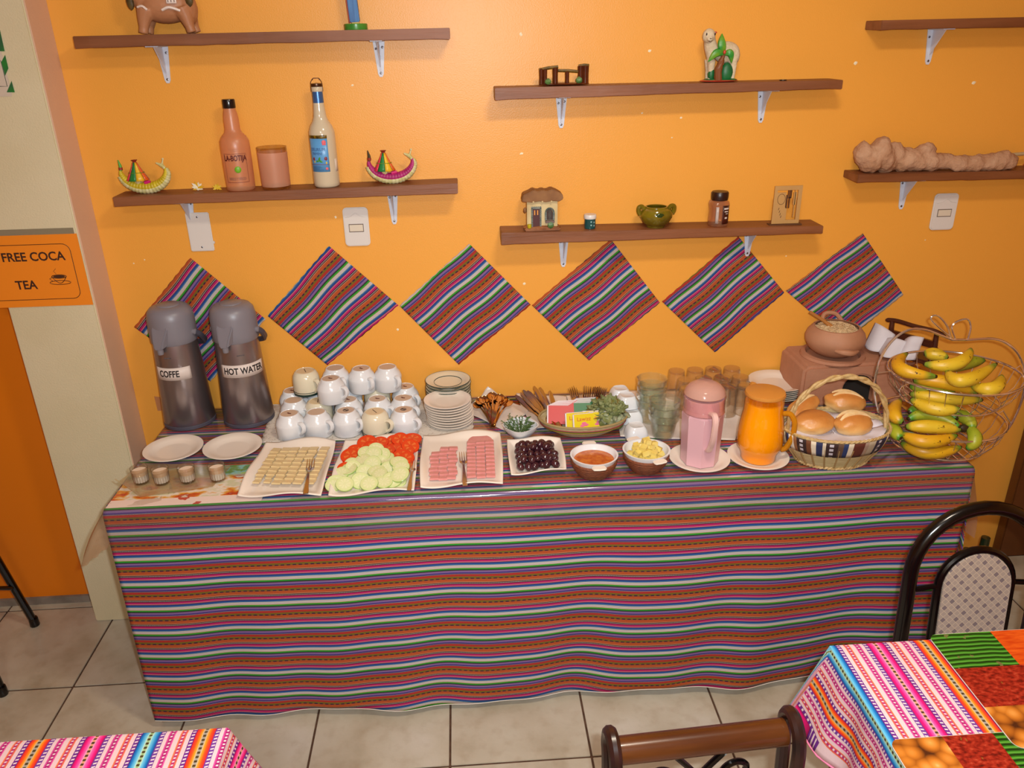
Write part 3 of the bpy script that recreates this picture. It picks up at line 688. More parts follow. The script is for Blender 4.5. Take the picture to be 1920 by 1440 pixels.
mk('lettering', wrap(tf(textvf('DELIRIUM', .0125, .0004, sx=.8), (-.001, .108, .0009)), Rl, la), m_lab, t, smooth=False)
mk('lettering', wrap(tf(textvf('TREMENS', .0095, .0004, sx=.8), (-.004, .0965, .0009)), Rl, la), m_lab, t, smooth=False)
for E_ in (((.019, .128, .0062), (.0215, .1225, .003), (.0165, .1225, .003)), ((.021, .055, .004),)): mk('pink_emblem', join(*[wrap(tf(ball(1, 2), (x, y, .0007), (0, 0, 0), (r, r, .0006)), Rl, la) for x, y, r in E_]), m_pinkele, t)
for x, y, r in ((-.016, .082, .0042), (.02, .083, .0048)): mk('red_print', wrap(tf(ball(1, 2, noise=.12), (x, y, .0007), (0, 0, 0), (r, r*1.2, .0006)), Rl, la), mat('dark_red_print', '7a2430', .5), t)
mk('green_print', join(*[wrap(tf(ball(1, 2), (x, y, .0007), (0, 0, r2), (r, r*.5, .0006)), Rl, la) for x, y, r, r2 in ((.002, .082, .006, 1.2), (.005, .076, .006, -.5), (-.004, .076, .005, 0))]), mat('green_print', '3a8a2a', .5), t)
for x, y in ((-.014, .074), (.021, .071)): mk('yellow_print', wrap(tf(ball(1, 2), (x, y, .0007), (0, 0, 0), (.0022, .0036, .0006)), Rl, la), mat('yellow_print', 'd0b020', .5), t)
mk('label_line', lab(-.029, .066, .058, .0012, 0, .0012), mat('dark_red_print'), t)
mk('small_print', join(*[lab(-.022, y, w, .0009, 0, .001) for y, w in ((.060, .026), (.057, .03), (.054, .022), (.051, .034))]), m_lab, t)
mk('back_label', wrap(tf(gridflat(.012, .035, 4, 2, -.006, .045), (0, 0, .0005)), Rl, 1.15), mat('back_label_white', 'd8c8b8', .5), t, solid=.0003)
# --- log fence ornament
m_log = mat('brown_glaze', '4a1e10', .12, col2='5e2a14', nscale=30); m_moss = mat('moss_glaze', '7a5a18', .3, col2='4a3a10', nscale=90); m_leafg = mat('bright_green_glaze', '5c8040', .45, col2='36582c', nscale=60)
p = at_shelf(1058, sC1, -.06); t = thing('log_fence_ornament', 'small glazed brown ceramic log fence on the upper centre shelf', 'ornament', p)
mk('base', tf(ball(1, 3, noise=.06), (0, 0, .004), (0, 0, 0), (.075, .02, .0045)), m_log, t)
for x, h, r in ((-.066, .044, .006), (-.055, .043, .006), (-.026, .046, .008), (.008, .036, .006), (.046, .05, .008), (.060, .05, .010)):
    mk('log_post', lathe([(r, .003), (r*.95, h*.5), (r*1.05, h), (r*.7, h+.002), (0, h+.002)], 14), m_log, t).location = (x, 0, 0)
for a, b, z0, z1 in ((-.072, -.018, .043, .050), (-.018, .042, .040, .036), (.040, .070, .051, .052)):
    mk('top_rail', tube([(a, 0, z0), ((a+b)/2, -.001, (z0+z1)/2+.001), (b, 0, z1)], [.004, .0045, .004], 8), m_moss, t)
mk('green_leaf_clump', ball(1, 2, (-.048, -.014, .012), (.010, .007, .008), .15), m_leafg, t)
mk('green_leaf_clump', ball(1, 2, (.040, -.014, .014), (.010, .007, .009), .15), m_leafg, t)
# --- sheep with palm
m_wool = mat('sheep_white', 'd6c4a6', .8, col2='c8b493', nscale=60, bump=.002, bscale=160); m_gp = mat('palm_green', '1f8a34', .4, col2='6a9a20', nscale=50)
m_dg = mat('bush_green', '0f5a30', .45, col2='1a6a34', nscale=40); m_trunk = mat('palm_trunk', '7a4420', .5)
p = at_shelf(1347, sC1, -.06); t = thing('sheep_figurine', 'white ceramic sheep behind a green palm, on a red base', 'figurine', p)
body = [ball(1, 3, (.018, .006, .078), (.038, .026, .030)), ball(1, 2, (.038, .006, .07), (.02, .024, .03)), tube([(-.016, .004, .07), (-.03, .002, .095), (-.037, -.002, .118)], [.024, .019, .016], 12), ball(1, 2, (-.040, -.008, .122), (.019, .018, .021)), ball(1, 1, (-.041, -.024, .115), (.010, .008, .009))]
for x in (-.028, .036):
    for y in (-.008, .018): body.append(tube([(x, y, .06), (x+.001, y, .03), (x, y, .004)], [.013, .009, .007], 8))
mk('body', join(*body), m_wool, t, remesh=.0022)
for x in (-.051, -.027): mk('eye', ball(1, 1, (x, -.0225, .127), (.0022, .002, .004)), m_ink, t)
mk('nose', tube([(-.044, -.0325, .117), (-.041, -.034, .115), (-.038, -.0325, .117)], .0008, 4), m_ink, t)
mk('mouth', tube(bez([(-.046, -.030, .110), (-.041, -.0325, .107), (-.036, -.030, .110)], 4), .0007, 4), m_ink, t)
mk('ear', ball(1, 1, (-.022, -.008, .131), (.005, .004, .003)), mat('red_glaze', 'c0402a', .4), t)
mk('red_base', tf(ball(1, 3), (0, 0, .0035), (0, 0, 0), (.056, .032, .0042)), mat('red_glaze'), t)
mk('grass', tf(ball(1, 3, noise=.08), (.004, 0, .006), (0, 0, 0), (.050, .028, .006)), m_dg, t)
mk('palm_trunk', tube(bez([(-.008, -.022, .006), (-.010, -.023, .03), (-.004, -.024, .055), (.002, -.024, .076)], 5), [.011]*4+[.0105]*4+[.0085]*4+[.006]*4, 10), m_trunk, t)
mk('bush', ball(1, 3, (.018, -.012, .026), (.018, .012, .026), .03), m_dg, t)
mk('bush', ball(1, 2, (-.026, -.008, .022), (.010, .01, .022), .03), m_dg, t)
for (a, b, c, w) in (((.0, -.026, .076), (-.008, -.030, .10), (-.008, -.024, .128), .012), ((.0, -.028, .076), (-.022, -.032, .078), (-.044, -.030, .055), .011), ((.002, -.028, .076), (.018, -.032, .076), (.025, -.028, .050), .010)):
    pp = bez([a, b, c], 6); n = len(pp)
    mk('palm_leaf', tube(pp, [w*sin(pi*(.12+.86*i/(n-1))) for i in range(n)], 10, sec=lambda q: .55+.45*abs(cos(q))), m_gp, t)
mk('red_fruit', ball(1, 2, (.0, -.035, .080), (.0045, .004, .006)), mat('red_glaze'), t)
# --- small coin-like disc
p = at_shelf(1468, sC1, -.07); mk_o = mk('coin', lathe([(.010, 0), (.0105, .001), (.010, .003), (0, .003)], 20), mat('dull_metal', '4a4038', .4, .7)); mk_o.location = p
tag(mk_o, 'small dark coin lying near the right end of the upper centre shelf', 'coin')
# --- clay house
m_adobe = mat('cream_adobe', 'd0bc8c', .7, col2='c0a878', nscale=20); m_terr = mat('terracotta_base', '9c6238', .6, col2='7e4a26', nscale=30, bump=.001, bscale=90)
m_stone = mat('grey_stone', '7c8078', .6, col2='54605a', nscale=60); m_maroon = mat('maroon_door', '4a1c1c', .5)
p = at_shelf(1016, sC2, -.062); t = thing('clay_house', 'tiny adobe clay house with brown roof and maroon door', 'ornament', p)
mk('base', tf(ball(1, 3, noise=.05), (0, 0, .008), (0, 0, 0), (.060, .028, .010)), m_terr, t); mk('plinth', box(-.054, -.026, 0, .054, .026, .010), m_terr, t, bevel=.003)
mk('walls', box(-.046, -.018, .009, .046, .020, .098), m_adobe, t, bevel=.003)
rf = [(-.062, .090), (-.058, .110), (-.040, .117), (-.028, .124), (-.014, .119), (0, .123), (.012, .119), (.028, .125), (.044, .118), (.060, .108), (.062, .095), (.05, .088), (.03, .090), (.01, .087), (-.01, .090), (-.03, .087), (-.05, .089)]
mk('roof', ex_xz(rf, -.030, .024), mat('brown_roof', '8e6238', .7, col2='7a4f2a', nscale=25), t, bevel=.002)
mk('door', box(-.029, -.0195, .012, -.008, -.016, .066), m_maroon, t, smooth=False)
for s in ((-.034, .012, -.029, .070), (-.008, .012, -.003, .070), (-.034, .066, -.003, .073)):
    k = 8 if s[3]-s[1] > .02 else 5
    for i in range(k):
        if s[3]-s[1] > .02: b = box(s[0], -.022, s[1]+(s[3]-s[1])*i/k+.0004, s[2], -.016, s[1]+(s[3]-s[1])*(i+1)/k-.0004)
        else: b = box(s[0]+(s[2]-s[0])*i/k+.0004, -.022, s[1], s[0]+(s[2]-s[0])*(i+1)/k-.0004, -.016, s[3])
        mk('door_stone', b, m_stone, t, smooth=False, bevel=.0008)
for x in (-.0235, -.0145): mk('door_pane', box(x-.0015, -.0202, .048, x+.0015, -.0195, .062), mat('orange_pane_paint', 'e0963c', .5), t, smooth=False)  # two small panes in plain orange on the door
mk('arched_window', ex_xz([(.013, .032), (.031, .032), (.031, .055)]+[(.022+.009*cos(a), .055+.009*sin(a)) for a in [pi*k/8 for k in range(1, 8)]]+[(.013, .055)], -.020, -.015), m_ink, t, smooth=False)
for k in range(9):
    a = pi*(k+.5)/9; mk('arch_stone', tf(box(-.0022, -.003, -.003, .0022, .003, .003), (.022+.012*cos(a), -.0195, .055+.012*sin(a)), (0, -a, 0)), m_stone, t, smooth=False)
for k in range(4):
    for x in (.010, .034): mk('arch_stone', box(x-.003, -.0225, .032+.0057*k, x+.003, -.016, .0372+.0057*k), m_stone, t, smooth=False)
for x in (.0185, .022, .0255): mk('window_bar', tube([(x, -.021, .032), (x, -.021, .062)], .0006, 4), m_stone, t)
mk('window_box', box(.008, -.028, .024, .036, -.018, .031), mat('mauve_stone', '6c5a54', .6), t, bevel=.001)
mk('plant', ball(1, 2, (.024, -.026, .018), (.010, .006, .010), .2), m_leafg, t)
mk('yellow_pot', lathe([(.005, .010), (.0065, .014), (.0062, .022), (.004, .022)], 12), mat('yellow_pot', 'b8a818', .4), t).location = (-.040, -.025, 0)
for x in (-.028, -.001, .026): mk('beam_end', tube([(x, -.030, .089), (x, -.018, .090)], .0028, 6), m_adobe, t)
mk('side_lantern', ball(1, 1, (-.051, -.004, .06), (.006, .006, .010)), mat('brown_roof'), t)
# --- teal jar
p = at_shelf(1106, sC2, -.06); t = thing('teal_jar', 'small teal jar with a white lid beside the clay house', 'jar', p)
mk('jar_body', lathe([(.016, 0), (.0172, .001), (.0172, .028), (.0150, .031)], 24), mat('teal_glass', '0f4a4c', .12, spec=.8), t)
mk('lid', lathe([(.0188, .030), (.0192, .031), (.0192, .040), (.0178, .0425), (0, .0428)], 24), m_white, t)
mk('print_mark', join(*[wrap(tf(ball(1, 1), (x, y, 0), (0, 0, 0), (.003, .003, .0008)), .0172, .3) for x, y in ((-.004, .022), (.006, .02), (-.004, .012), (.006, .01))]), mat('pale_teal', '8ab0b0', .4), t)
# --- olive green glazed bowl with lug handles
m_olive = mat('olive_glaze', '7a6a14', .1, col2='5a4a10', nscale=16, spec=.8)
p = at_shelf(1229, sC2, -.058); t = thing('olive_bowl', 'round olive green glazed pot with two lug handles', 'bowl', p)
mk('pot', shell([(.027, 0), (.029, .006), (.040, .014), (.050, .032), (.0505, .042), (.044, .054), (.035, .058), (.034, .062)], .0045, 36), m_olive, t)
for s in (-1, 1): mk('lug_handle', tube(bez([(s*.036, -.002, .052), (s*.045, 0, .062), (s*.054, 0, .060), (s*.0545, 0, .048), (s*.049, 0, .038)], 5), .0072, 8), m_olive, t)
mk('dark_glaze_patch', tf(wrap(tf(ball(1, 2), (0, .043, 0), (0, 0, 0), (.014, .007, .0022)), .049), (0, 0, 0)), mat('dark_green_glaze', '2a3c18', .08), t)
# --- coffee jar
p = at_shelf(1345, sC2, -.06); t = thing('coffee_jar', 'glass coffee jar with dark lid and brown label on the clay house shelf', 'jar', p)
sq = lambda a, j: 1/max(abs(cos(a)), abs(sin(a)))**.35
mk('glass_body', lathe([(.026, 0), (.029, .003), (.0295, .02), (.0275, .045), (.031, .066), (.029, .074), (.0225, .079)], 32, mod=sq), glassy('jar_glass', 'f0dcc8', .05, .6, .06, .12, 'd8b090'), t, angle=60)
mk('lid', lathe([(.0225, .078), (.0255, .080), (.0265, .088), (.0265, .100), (.024, .104), (0, .105)], 28), mat('dark_brown_lid', '2a120c', .35), t)
mk('label', wrap(gridflat(.026, .056, 6, 3, -.002, .010), .0325, .15), mat('coffee_label', '2e120c', .4, col2='4a1a10', nscale=20), t, solid=.0004)
mk('label_lines', join(*[wrap(gridflat(w, h, 5, 1, x, y), .0332, .15) for x, y, w, h in ((.002, .054, .018, .005), (.004, .046, .014, .003), (.008, .040, .010, .002), (.006, .026, .009, .005))]), mat('label_white', 'd8ccc4', .5), t)
mk('grey_strip', wrap(gridflat(.009, .05, 3, 3, -.016, .012), .0325, -.05), mat('strip_grey', 'b8a8a0', .4), t, solid=.0004)
# --- wooden plaque
m_ply = mat('plywood', 'c09458', .6, col2='b0844a', nscale=10, stretch=(1, 1, .2)); m_burn = mat('burnt_edge', '5a3414', .7)
p = at_shelf(1471, sC2, -.065); t = thing('wooden_plaque', 'laser cut wooden plaque with fork and knife shapes on a small foot', 'plaque', p)
def fr(x0, z0, x1, z1): return box(x0, -.002, z0, x1, .002, z1)
mk('board', join(fr(-.043, .003, -.034, .118), fr(.031, .003, .043, .118), fr(-.034, .003, .031, .014), fr(-.034, .105, .031, .118), fr(-.034, .014, .0, .052), fr(-.034, .052, -.006, .098)), m_ply, t, smooth=False)
mk('foot', box(-.052, -.012, 0, .050, .012, .003), m_burn, t, smooth=False)
mk('cut_fork', join(box(.0045, -.002, .05, .0075, .002, .105), *[box(x, -.002, .084, x+.0018, .002, .104) for x in (.000, .0095)], box(.0, -.002, .080, .0115, .002, .084), box(-.004, -.002, .05, .0, .002, .09)), m_burn, t, smooth=False)
mk('cut_knife', join(box(.0215, -.002, .022, .0235, .002, .105), box(.018, -.002, .06, .027, .002, .098)), m_ply, t, smooth=False)
mk('burnt_circle', join(tube([(-.020+.012*cos(a), -.0026, .078+.016*sin(a)) for a in [2*pi*k/16 for k in range(16)]], .0006, 4, closed=True), *[tube([(-.026+.003*k, -.0026, .045-.008*k), (-.024+.003*k, -.0026, .052-.008*k)], .0008, 4) for k in range(4)]), m_burn, t)
# --- roll of raw wool with stick
A = ony(1603, 322, -.055); B = ony(1884, 322, -.062); zs = sR2(A.x)
t = thing('wool_roll', 'roll of fluffy brownish raw wool lying on the right shelf', 'wool', (A.x, -.058, zs+.0005))
Lw = B.x-A.x; blobs = []
rd = random.Random(3)
for i in range(26):
    u = i/25; r = (.038+.008*sin(5.5*u*pi)) if u < .36 else (.029+.004*sin(7*u)); r *= (1 if u < .97 else .8)
    blobs.append(ball(1, 2, (Lw*u*.97+.012, rd.uniform(-.006, .004)-(.016 if u > .6 else 0), r*.88+rd.uniform(0, .004)+(.02 if u < .34 and i % 3 == 0 else 0)-(.004 if u > .6 else 0)), (.026, r*1.0, r), .10, i))
for i in range(6): blobs.append(ball(1, 2, (.04+.035*i, .004, .060+.014*sin(i*1.3)), (.030, .024, .020), .15, 30+i))
wo = mk('fleece', join(*blobs), mat('raw_wool', 'c0987a', .95, col2='ae8262', nscale=25, bump=.003, bscale=130, spec=.1), t, remesh=.005)
tx = bpy.data.textures.new('fluff', 'CLOUDS'); tx.noise_scale = .012
q = wo.modifiers.new('f', 'DISPLACE'); q.texture = tx; q.strength = .006; q.mid_level = .5
mk('stick', tube([(Lw*.9, .01, .034), (Lw+.09, .022, .040)], .0055, 8), mat('pale_stick', 'b8a078', .6), t)
st = thing('orange_toy', 'small orange object on the wool shelf at the right edge of the photo', 'ornament', (B.x+.085, -.05, sR2(B.x+.085)+.0005))
mk('lump', ball(1, 2, (0, 0, .009), (.022, .014, .009), .12), mat('orange_lump', 'c86a34', .5), st); mk('nub', ball(1, 1, (.01, 0, .02), (.006, .005, .006)), mat('orange_lump'), st)
# ================================================================ THINGS ON THE TABLE
ZT = TZ+.0042          # top of the plastic sheet
m_cer = mat('white_ceramic', 'dcdcde', .16, spec=.6); m_cer2 = mat('warm_ceramic', 'e8dccf', .2, spec=.6); m_foot = mat('unglazed_foot', 'c8ac94', .6)
m_creamc = mat('cream_ceramic', 'dcd2b8', .16, spec=.6); m_band = mat('dark_green_band', '1c3430', .25); m_stamp = mat('stamp_ink', '3a2a26', .6); m_stampr = mat('red_stamp_ink', '6a3a30', .6)
# --- lace cloth under cups and plates
def laid(name, cs, label, cat, m, wav=.001, n=40, edge=.0, seed=0, z=ZT, sol=.0012, zf=None):
    P = [onz(x, y, z) for x, y in cs]; rd = random.Random(seed); ph = [rd.uniform(0, 6) for _ in range(8)]
    def f(a, b):
        p = (P[0]*(1-a)+P[1]*a)*(1-b)+(P[3]*(1-a)+P[2]*a)*b
        e = edge*(sin(60*a+ph[0])*(b in (0, 1))+sin(55*b+ph[1])*(a in (0, 1)))
        h = wav*(1+.5*sin(9*a+5*b+ph[2])+.5*sin(14*b-6*a+ph[3])) + (zf(a, b) if zf else 0)
        return (p.x+e, min(p.y+e, -.004), z+h)
    o = mk(name, grid(n, n, f), m, uv=lambda c, vi: (c[0], c[1]), solid=sol); return tag(o, label, cat)
def lace_m():
    m, nt, b = nt_new('white_lace'); g = NT(nt); u, v, vec = g.uv(); n = nt.nodes.new('ShaderNodeTexVoronoi'); n.inputs['Scale'].default_value = 110; nt.links.new(vec, n.inputs['Vector'])
    nt.links.new(g.mix(g.math('LESS_THAN', n.outputs['Distance'], .25), L('d6ccc0'), L('b4a89c')), b.inputs['Base Color']); b.inputs['Roughness'].default_value = .8; g.bump(n.outputs['Distance'], .0008, b); return m
laid('lace_cloth', [(513, 757), (884, 748), (889, 818), (489, 830)], 'white lace cloth under the upturned cups and the stacks of plates', 'cloth', lace_m(), .0006, edge=.0016)
# --- upturned cups
def make_cup(kind):
    t = thing('coffee_cup', 'x', 'cup', group='cups stacked upside down')
    if kind == 'cream':
        prof = [(.0405, 0), (.0425, .003), (.0425, .045), (.040, .060), (.033, .072), (.0285, .0745), (.0275, .073), (0, .0725)]; c = m_creamc
    else:
        prof = [(.0420, 0), (.0435, .002), (.0435, .036), (.0445, .042), (.0435, .046), (.0385, .058), (.031, .068), (.0295, .074), (.0265, .0755), (.0255, .0735), (0, .073)]; c = m_cer
    mk('cup_body', lathe([(0, .068), (.030, .064), (.039, .04), (.0395, 0)]+prof, 36), c, t, angle=50)
    pts = bez([(.040, 0, .050), (.052, 0, .052), (.0605, 0, .043), (.057, 0, .027), (.041, 0, .014)], 6)
    mk('handle', tf(tube(pts, .0052, 8, sec=lambda a: 1+.35*abs(sin(a))), (0, 0, 0)), c, t)
    mk('foot_disc', lathe([(.0268 if kind == 'cream' else .0258, .0732), (.0255, .0742), (0, .0744)], 28), m_foot if kind != 'cream' else mat('cream_foot', 'dcc49c', .5), t)
    if kind == 'cream':
        mk('green_rim_band', lathe([(.0428, .0004), (.0437, .001), (.0437, .0070), (.0428, .0076)], 36, cap=False), m_band, t)
        mk('green_line', lathe([(.0426, .0110), (.0433, .0114), (.0433, .0128), (.0426, .0132)], 36, cap=False), m_band, t)
        mk('stamp', tf(box(-.014, -.001, .0744, .014, .001, .0749), (0, 0, 0), (0, 0, -.5)), m_stamp, t, smooth=False)
    elif kind == 'stamp':
        mk('stamp', join(*[tf(ball(1, 1), (x, y, .0746), (0, 0, 0), (.0045, .0035, .0006)) for x, y in ((-.004, 0), (.004, .0005), (0, -.001))]), m_stampr, t)
    elif kind == 'round':
        mk('stamp', join(tube([(.0085*cos(a), .0075*sin(a), .0747) for a in [2*pi*k/14 for k in range(14)]], .0011, 4, closed=True), tf(box(-.006, -.0018, .0744, .006, .0018, .0751))), m_stamp, t)
    return t
CH = .0755
rows = [('front row', 0, [(541.9, 774.8, 's'), (592.9, 771.9, 'p'), (648.3, 769, 'r'), (702.3, 771, 'c'), (756.3, 767.5, 'r')]),
        ('second row', 0, [(549.9, 750, 'p'), (596, 751, 'c'), (652, 748.5, 's'), (707.4, 747, 's'), (755.5, 745.6, 's')]),
        ('back row', 0, [(547.7, 731.8, 's'), (598, 729, 'p'), (652, 727.5, 'p'), (706, 726, 'c'), (759, 724.2, 's')]),
        ('top layer', 1, [(571.8, 694.8, 'c'), (627.9, 689.5, 'p'), (676.8, 690.5, 's'), (725.6, 687.5, 'p'), (619, 709.0, 's')])]
kinds = {'s': 'stamp', 'p': 'plain', 'r': 'round', 'c': 'cream'}; protos = {}; ORDC = ['leftmost', 'second from left', 'middle', 'fourth from left', 'rightmost']
rdh = random.Random(5)
for rn, lv, lst in rows:
    for i, (x, y, k) in enumerate(lst):
        base = ZT+.0034+lv*(CH+.0012)
        p = onz(x, y, base+.0745)
        if rn == 'back row': p.y = min(p.y, -.052)
        nm = {'s': 'white cup with a brown stamp', 'p': 'plain white cup', 'r': 'white cup with a round stamp', 'c': 'cream cup with a green rim line'}[k]
        if lv: lb = nm+', upside down, '+['leftmost on the top layer', 'second in the rear of the top layer', 'third in the rear of the top layer', 'right end of the top layer', 'foremost of the top layer'][i]
        else: lb = nm+', upside down, '+ORDC[i]+' in the '+rn
        first = kinds[k] not in protos
        if first: protos[kinds[k]] = make_cup(kinds[k])
        place(protos[kinds[k]], 0 if first else 1, (p.x, p.y, base), -.75+rdh.uniform(-.25, .25), lb)
# --- stacks of saucers
m_bluegrey = mat('plate_underside', 'b8bcc8', .2, spec=.6)
def make_plate(name, r, col, lines=False, h=.013, group=None, foot=.55):
    t = thing(name, 'x', 'plate', group=group)
    mk('dish', lathe([(0, .0015), (r*foot, 0), (r*(foot+.03), .002), (r*.80, h*.45), (r, h*.88), (r*1.0, h), (r*.985, h*1.02), (r*.76, h*.62), (r*(foot+.03), .0045), (r*foot*.9, .0038), (0, .0035)], 44), col, t, angle=40)
    if lines:
        mk('green_rim_line', lathe([(r*.972, h*1.02), (r*1.003, h*.90), (r*1.004, h*1.0), (r*.985, h*1.08)], 44, cap=False), m_band, t)
        mk('green_inner_line', lathe([(r*.60, .0048), (r*.605, .0062), (r*.62, .0068), (r*.62, .0052)], 44, cap=False), m_band, t)
    return t
pf = Vector((onz(842, 812, ZT).x, -.200, ZT+.002)); ztop = ony(842, 757, -.200).z
nfr = 9; pitch = (ztop-.012-pf.z)/(nfr-1)
base_p = make_plate('saucer', .0735, m_cer2, group='saucers in the front stack')
for k in range(nfr):
    off = (.004 if k < 5 else -.001)+rdh.uniform(-.0015, .0015)
    place(base_p, k, (pf.x+off, pf.y+rdh.uniform(-.0015, .0015), pf.z+k*max(pitch, .0085)), 0, 'plain white saucer, %s from the top of the front stack' % ORD[nfr-1-k] if k < nfr-1 else 'plain white saucer on top of the front stack')
pb = Vector((ony(840, 711, -.082).x, -.082, ZT+.002)); zt2 = ony(840, 711, -.082).z
nb = 9; pit2 = (zt2-.013-pb.z)/(nb-1)
bp = make_plate('rimmed_saucer', .0735, m_creamc, True, group='green rimmed saucers in the rear stack')
for k in range(nb):
    place(bp, k, (pb.x+rdh.uniform(-.0015, .0015), pb.y+rdh.uniform(-.001, .001), pb.z+k*pit2), 0, 'green rimmed saucer, %s from the top of the rear stack' % ORD[nb-1-k] if k < nb-1 else 'green rimmed saucer on top of the rear stack')
# --- airpots
m_steel = mat('brushed_steel', '9c9294', .30, .86, bump=.00004, bscale=900, stretch=(1, 1, .02)); m_lidg = mat('grey_plastic', '7c7880', .38, spec=.5)
m_dkgrey = mat('dark_grey_plastic', '4a4854', .45)
m_lbl = mat('sticker_white', 'd6c8c0', .5); m_blk = mat('black_print', '181214', .5)
def airpot(label, loc, words, wsz, lbl_z, lw, la, rot, hh=.025):
    t = thing('airpot', label, 'thermos', loc, rz=rot)
    mk('base_ring', lathe([(.074, 0), (.079, .001), (.0795, .010), (.077, .012)], 44), m_dkgrey, t)
    Rf = lambda z: .0785-(z/.275)*.0135
    mk('steel_body', lathe([(.0770, .0122), (.0785, .014), (Rf(.27), .272), (.0645, .278)], 48), m_steel, t, angle=60)
    mk('lid', lathe([(.0660, .276), (.0685, .280), (.0690, .300), (.0685, .350), (.064, .372), (.054, .384), (.035, .389), (0, .390)], 44), m_lidg, t, angle=50)
    mk('press_button', lathe([(.034, .388), (.033, .3905), (.030, .3925), (0, .393)], 36), m_lidg, t, angle=40)
    sp = [(-.030, -.058, .350), (.030, -.058, .350), (.018, -.085, .300), (.012, -.092, .272), (-.012, -.092, .272), (-.018, -.085, .300), (-.024, -.050, .285), (.024, -.050, .285)]
    mk('spout', (sp, [(0, 1, 2, 5), (5, 2, 3, 4), (0, 5, 6), (1, 7, 2), (6, 5, 4), (2, 7, 3), (6, 4, 3, 7), (0, 6, 7, 1)]), m_lidg, t, bevel=.004)
    mk('spout_tip', lathe([(.0085, .258), (.0095, .262), (.0095, .275)], 14), m_lidg, t).location = (0, -.080, 0)
    for s in (-1, 1): mk('handle_pivot', tf(lathe([(.009, 0), (.009, .010), (.006, .012), (0, .012)], 16), (s*.066, 0, .306), (0, s*pi/2, 0)), m_lidg, t)
    mk('carry_handle', tube(bez([(-.074, 0, .306), (-.078, .02, .29), (-.062, .060, .255), (0, .086, .240), (.062, .060, .255), (.078, .02, .29), (.074, 0, .306)], 5), .006, 8, sec=lambda a: 1+.6*abs(cos(a))), m_dkgrey, t)
    mk('paper_label', wrap(tf(gridflat(lw, hh, 16, 2), (0, lbl_z, .0006)), .0715, la, rf=lambda z: Rf(z)), m_lbl, t, solid=.0003)
    mk('lettering', wrap(tf(textvf(words, wsz, .0004, sx=.78, bold=.0007), (0, lbl_z, .0014)), .0715, la-(.12 if len(words) < 6 else 0), rf=lambda z: Rf(z)), m_blk, t, smooth=False)
    mk('worn_print', wrap(tf(gridflat(.022, .004, 6, 1), (0, .240, .0006)), .0665, la-.05), mat('worn_black', '3a3234', .5, col2='6e6668', nscale=300), t)
    return t
ap = onz(365, 808, ZT); airpot('steel airpot labelled COFFE, leftmost of the two grey lidded airpots', (.398, -.096, ZT), 'COFFE', .0285, .188, .120, .18, -.25, .040)
airpot('steel airpot labelled HOT WATER beside the cups', (.586, -.100, ZT), 'HOT WATER', .0285, .190, .152, .57, -.18, .040)
# --- two plates front left
pp = make_plate('dinner_plate', .085, m_cer2, group='empty plates before the airpots', foot=.58, h=.016)
p = onz(325, 840, ZT+.014); place(pp, 0, (p.x, p.y, ZT), 0, 'empty cream plate before the COFFE airpot')
p = onz(436, 836, ZT+.014); place(pp, 1, (p.x, p.y, ZT), 0, 'empty cream plate before the HOT WATER airpot')
# --- clear tray and four small glasses
m_tray = glassy('tray_plastic', 'f8f0e0', .1, .5, .08, .16, 'd8c8a8')
A = onz(263, 932, ZT); t = thing('clear_tray', 'clear plastic tray with a yellowish raised edge under the four small glasses', 'tray', (A.x, A.y, ZT+.0004))
B = onz(400, 912, ZT)-A; C = onz(224, 903, ZT)-A; D = Vector((C.x+B.x*.95, C.y+B.y+.02, 0))
fl4 = [(0, 0), (B.x, B.y), (B.x+.02, B.y+.11), (C.x+.03, C.y+.10), (C.x, C.y)]
mk('tray_sheet', prism(fl4, 0, .0012), m_tray, t, smooth=False)
def rimseg(a, b, h0, h1):
    a = Vector((a[0], a[1], 0)); b = Vector((b[0], b[1], 0)); d = (b-a).normalized(); n_ = Vector((d.y, -d.x, 0))
    return ([tuple(a), tuple(b), tuple(b+n_*.006+Vector((0, 0, h1))), tuple(a+n_*.008+Vector((0, 0, h0))), tuple(a+n_*.002), tuple(b+n_*.002), tuple(b+n_*.010+Vector((0, 0, h1))), tuple(a+n_*.012+Vector((0, 0, h0)))], [(0, 1, 2, 3), (4, 7, 6, 5), (3, 2, 6, 7), (0, 3, 7, 4), (1, 5, 6, 2)])
mk('front_edge', rimseg(fl4[0], fl4[1], .020, .006), m_tray, t, smooth=False); mk('side_edge', rimseg(fl4[4], fl4[0], .012, .020), m_tray, t, smooth=False)
m_milk = mat('white_yoghurt', 'e0dcd8', .5); m_milk2 = mat('cream_top', 'e4cdb4', .5)
g0 = None
for k, (x, y) in enumerate([(260, 878), (299, 879), (348, 876), (405, 873)]):
    q = onz(x, y, ZT+.046)
    if not g0:
        g0 = thing('shot_glass', 'x', 'glass', group='small glasses of white cream')
        fl_ = lambda a, j: 1+(.035*cos(16*a) if j in (1, 2, 3) else 0)
        mk('glass_wall', lathe([(0, .0), (.0185, 0), (.0195, .003), (.0205, .02), (.0232, .048), (.0222, .048), (.0200, .02), (.0188, .006), (0, .006)], 64, mod=fl_), m_clear, g0, angle=60)
        mk('cream_filling', lathe([(0, .0065), (.0182, .0065), (.0195, .02), (.0198, .026)], 64, mod=lambda a, j: 1+(.05*cos(16*a) if j in (1, 2) else 0)), m_milk, g0)
        mk('cream_surface', lathe([(.0199, .0262), (.0207, .0365), (0, .037)], 32), m_milk2, g0)
    place(g0, k, (q.x, q.y, ZT+.002), 0, 'small glass of white cream, '+['leftmost of four', 'second of four from left', 'third of four from left', 'rightmost of four'][k]+' on the printed placemat')
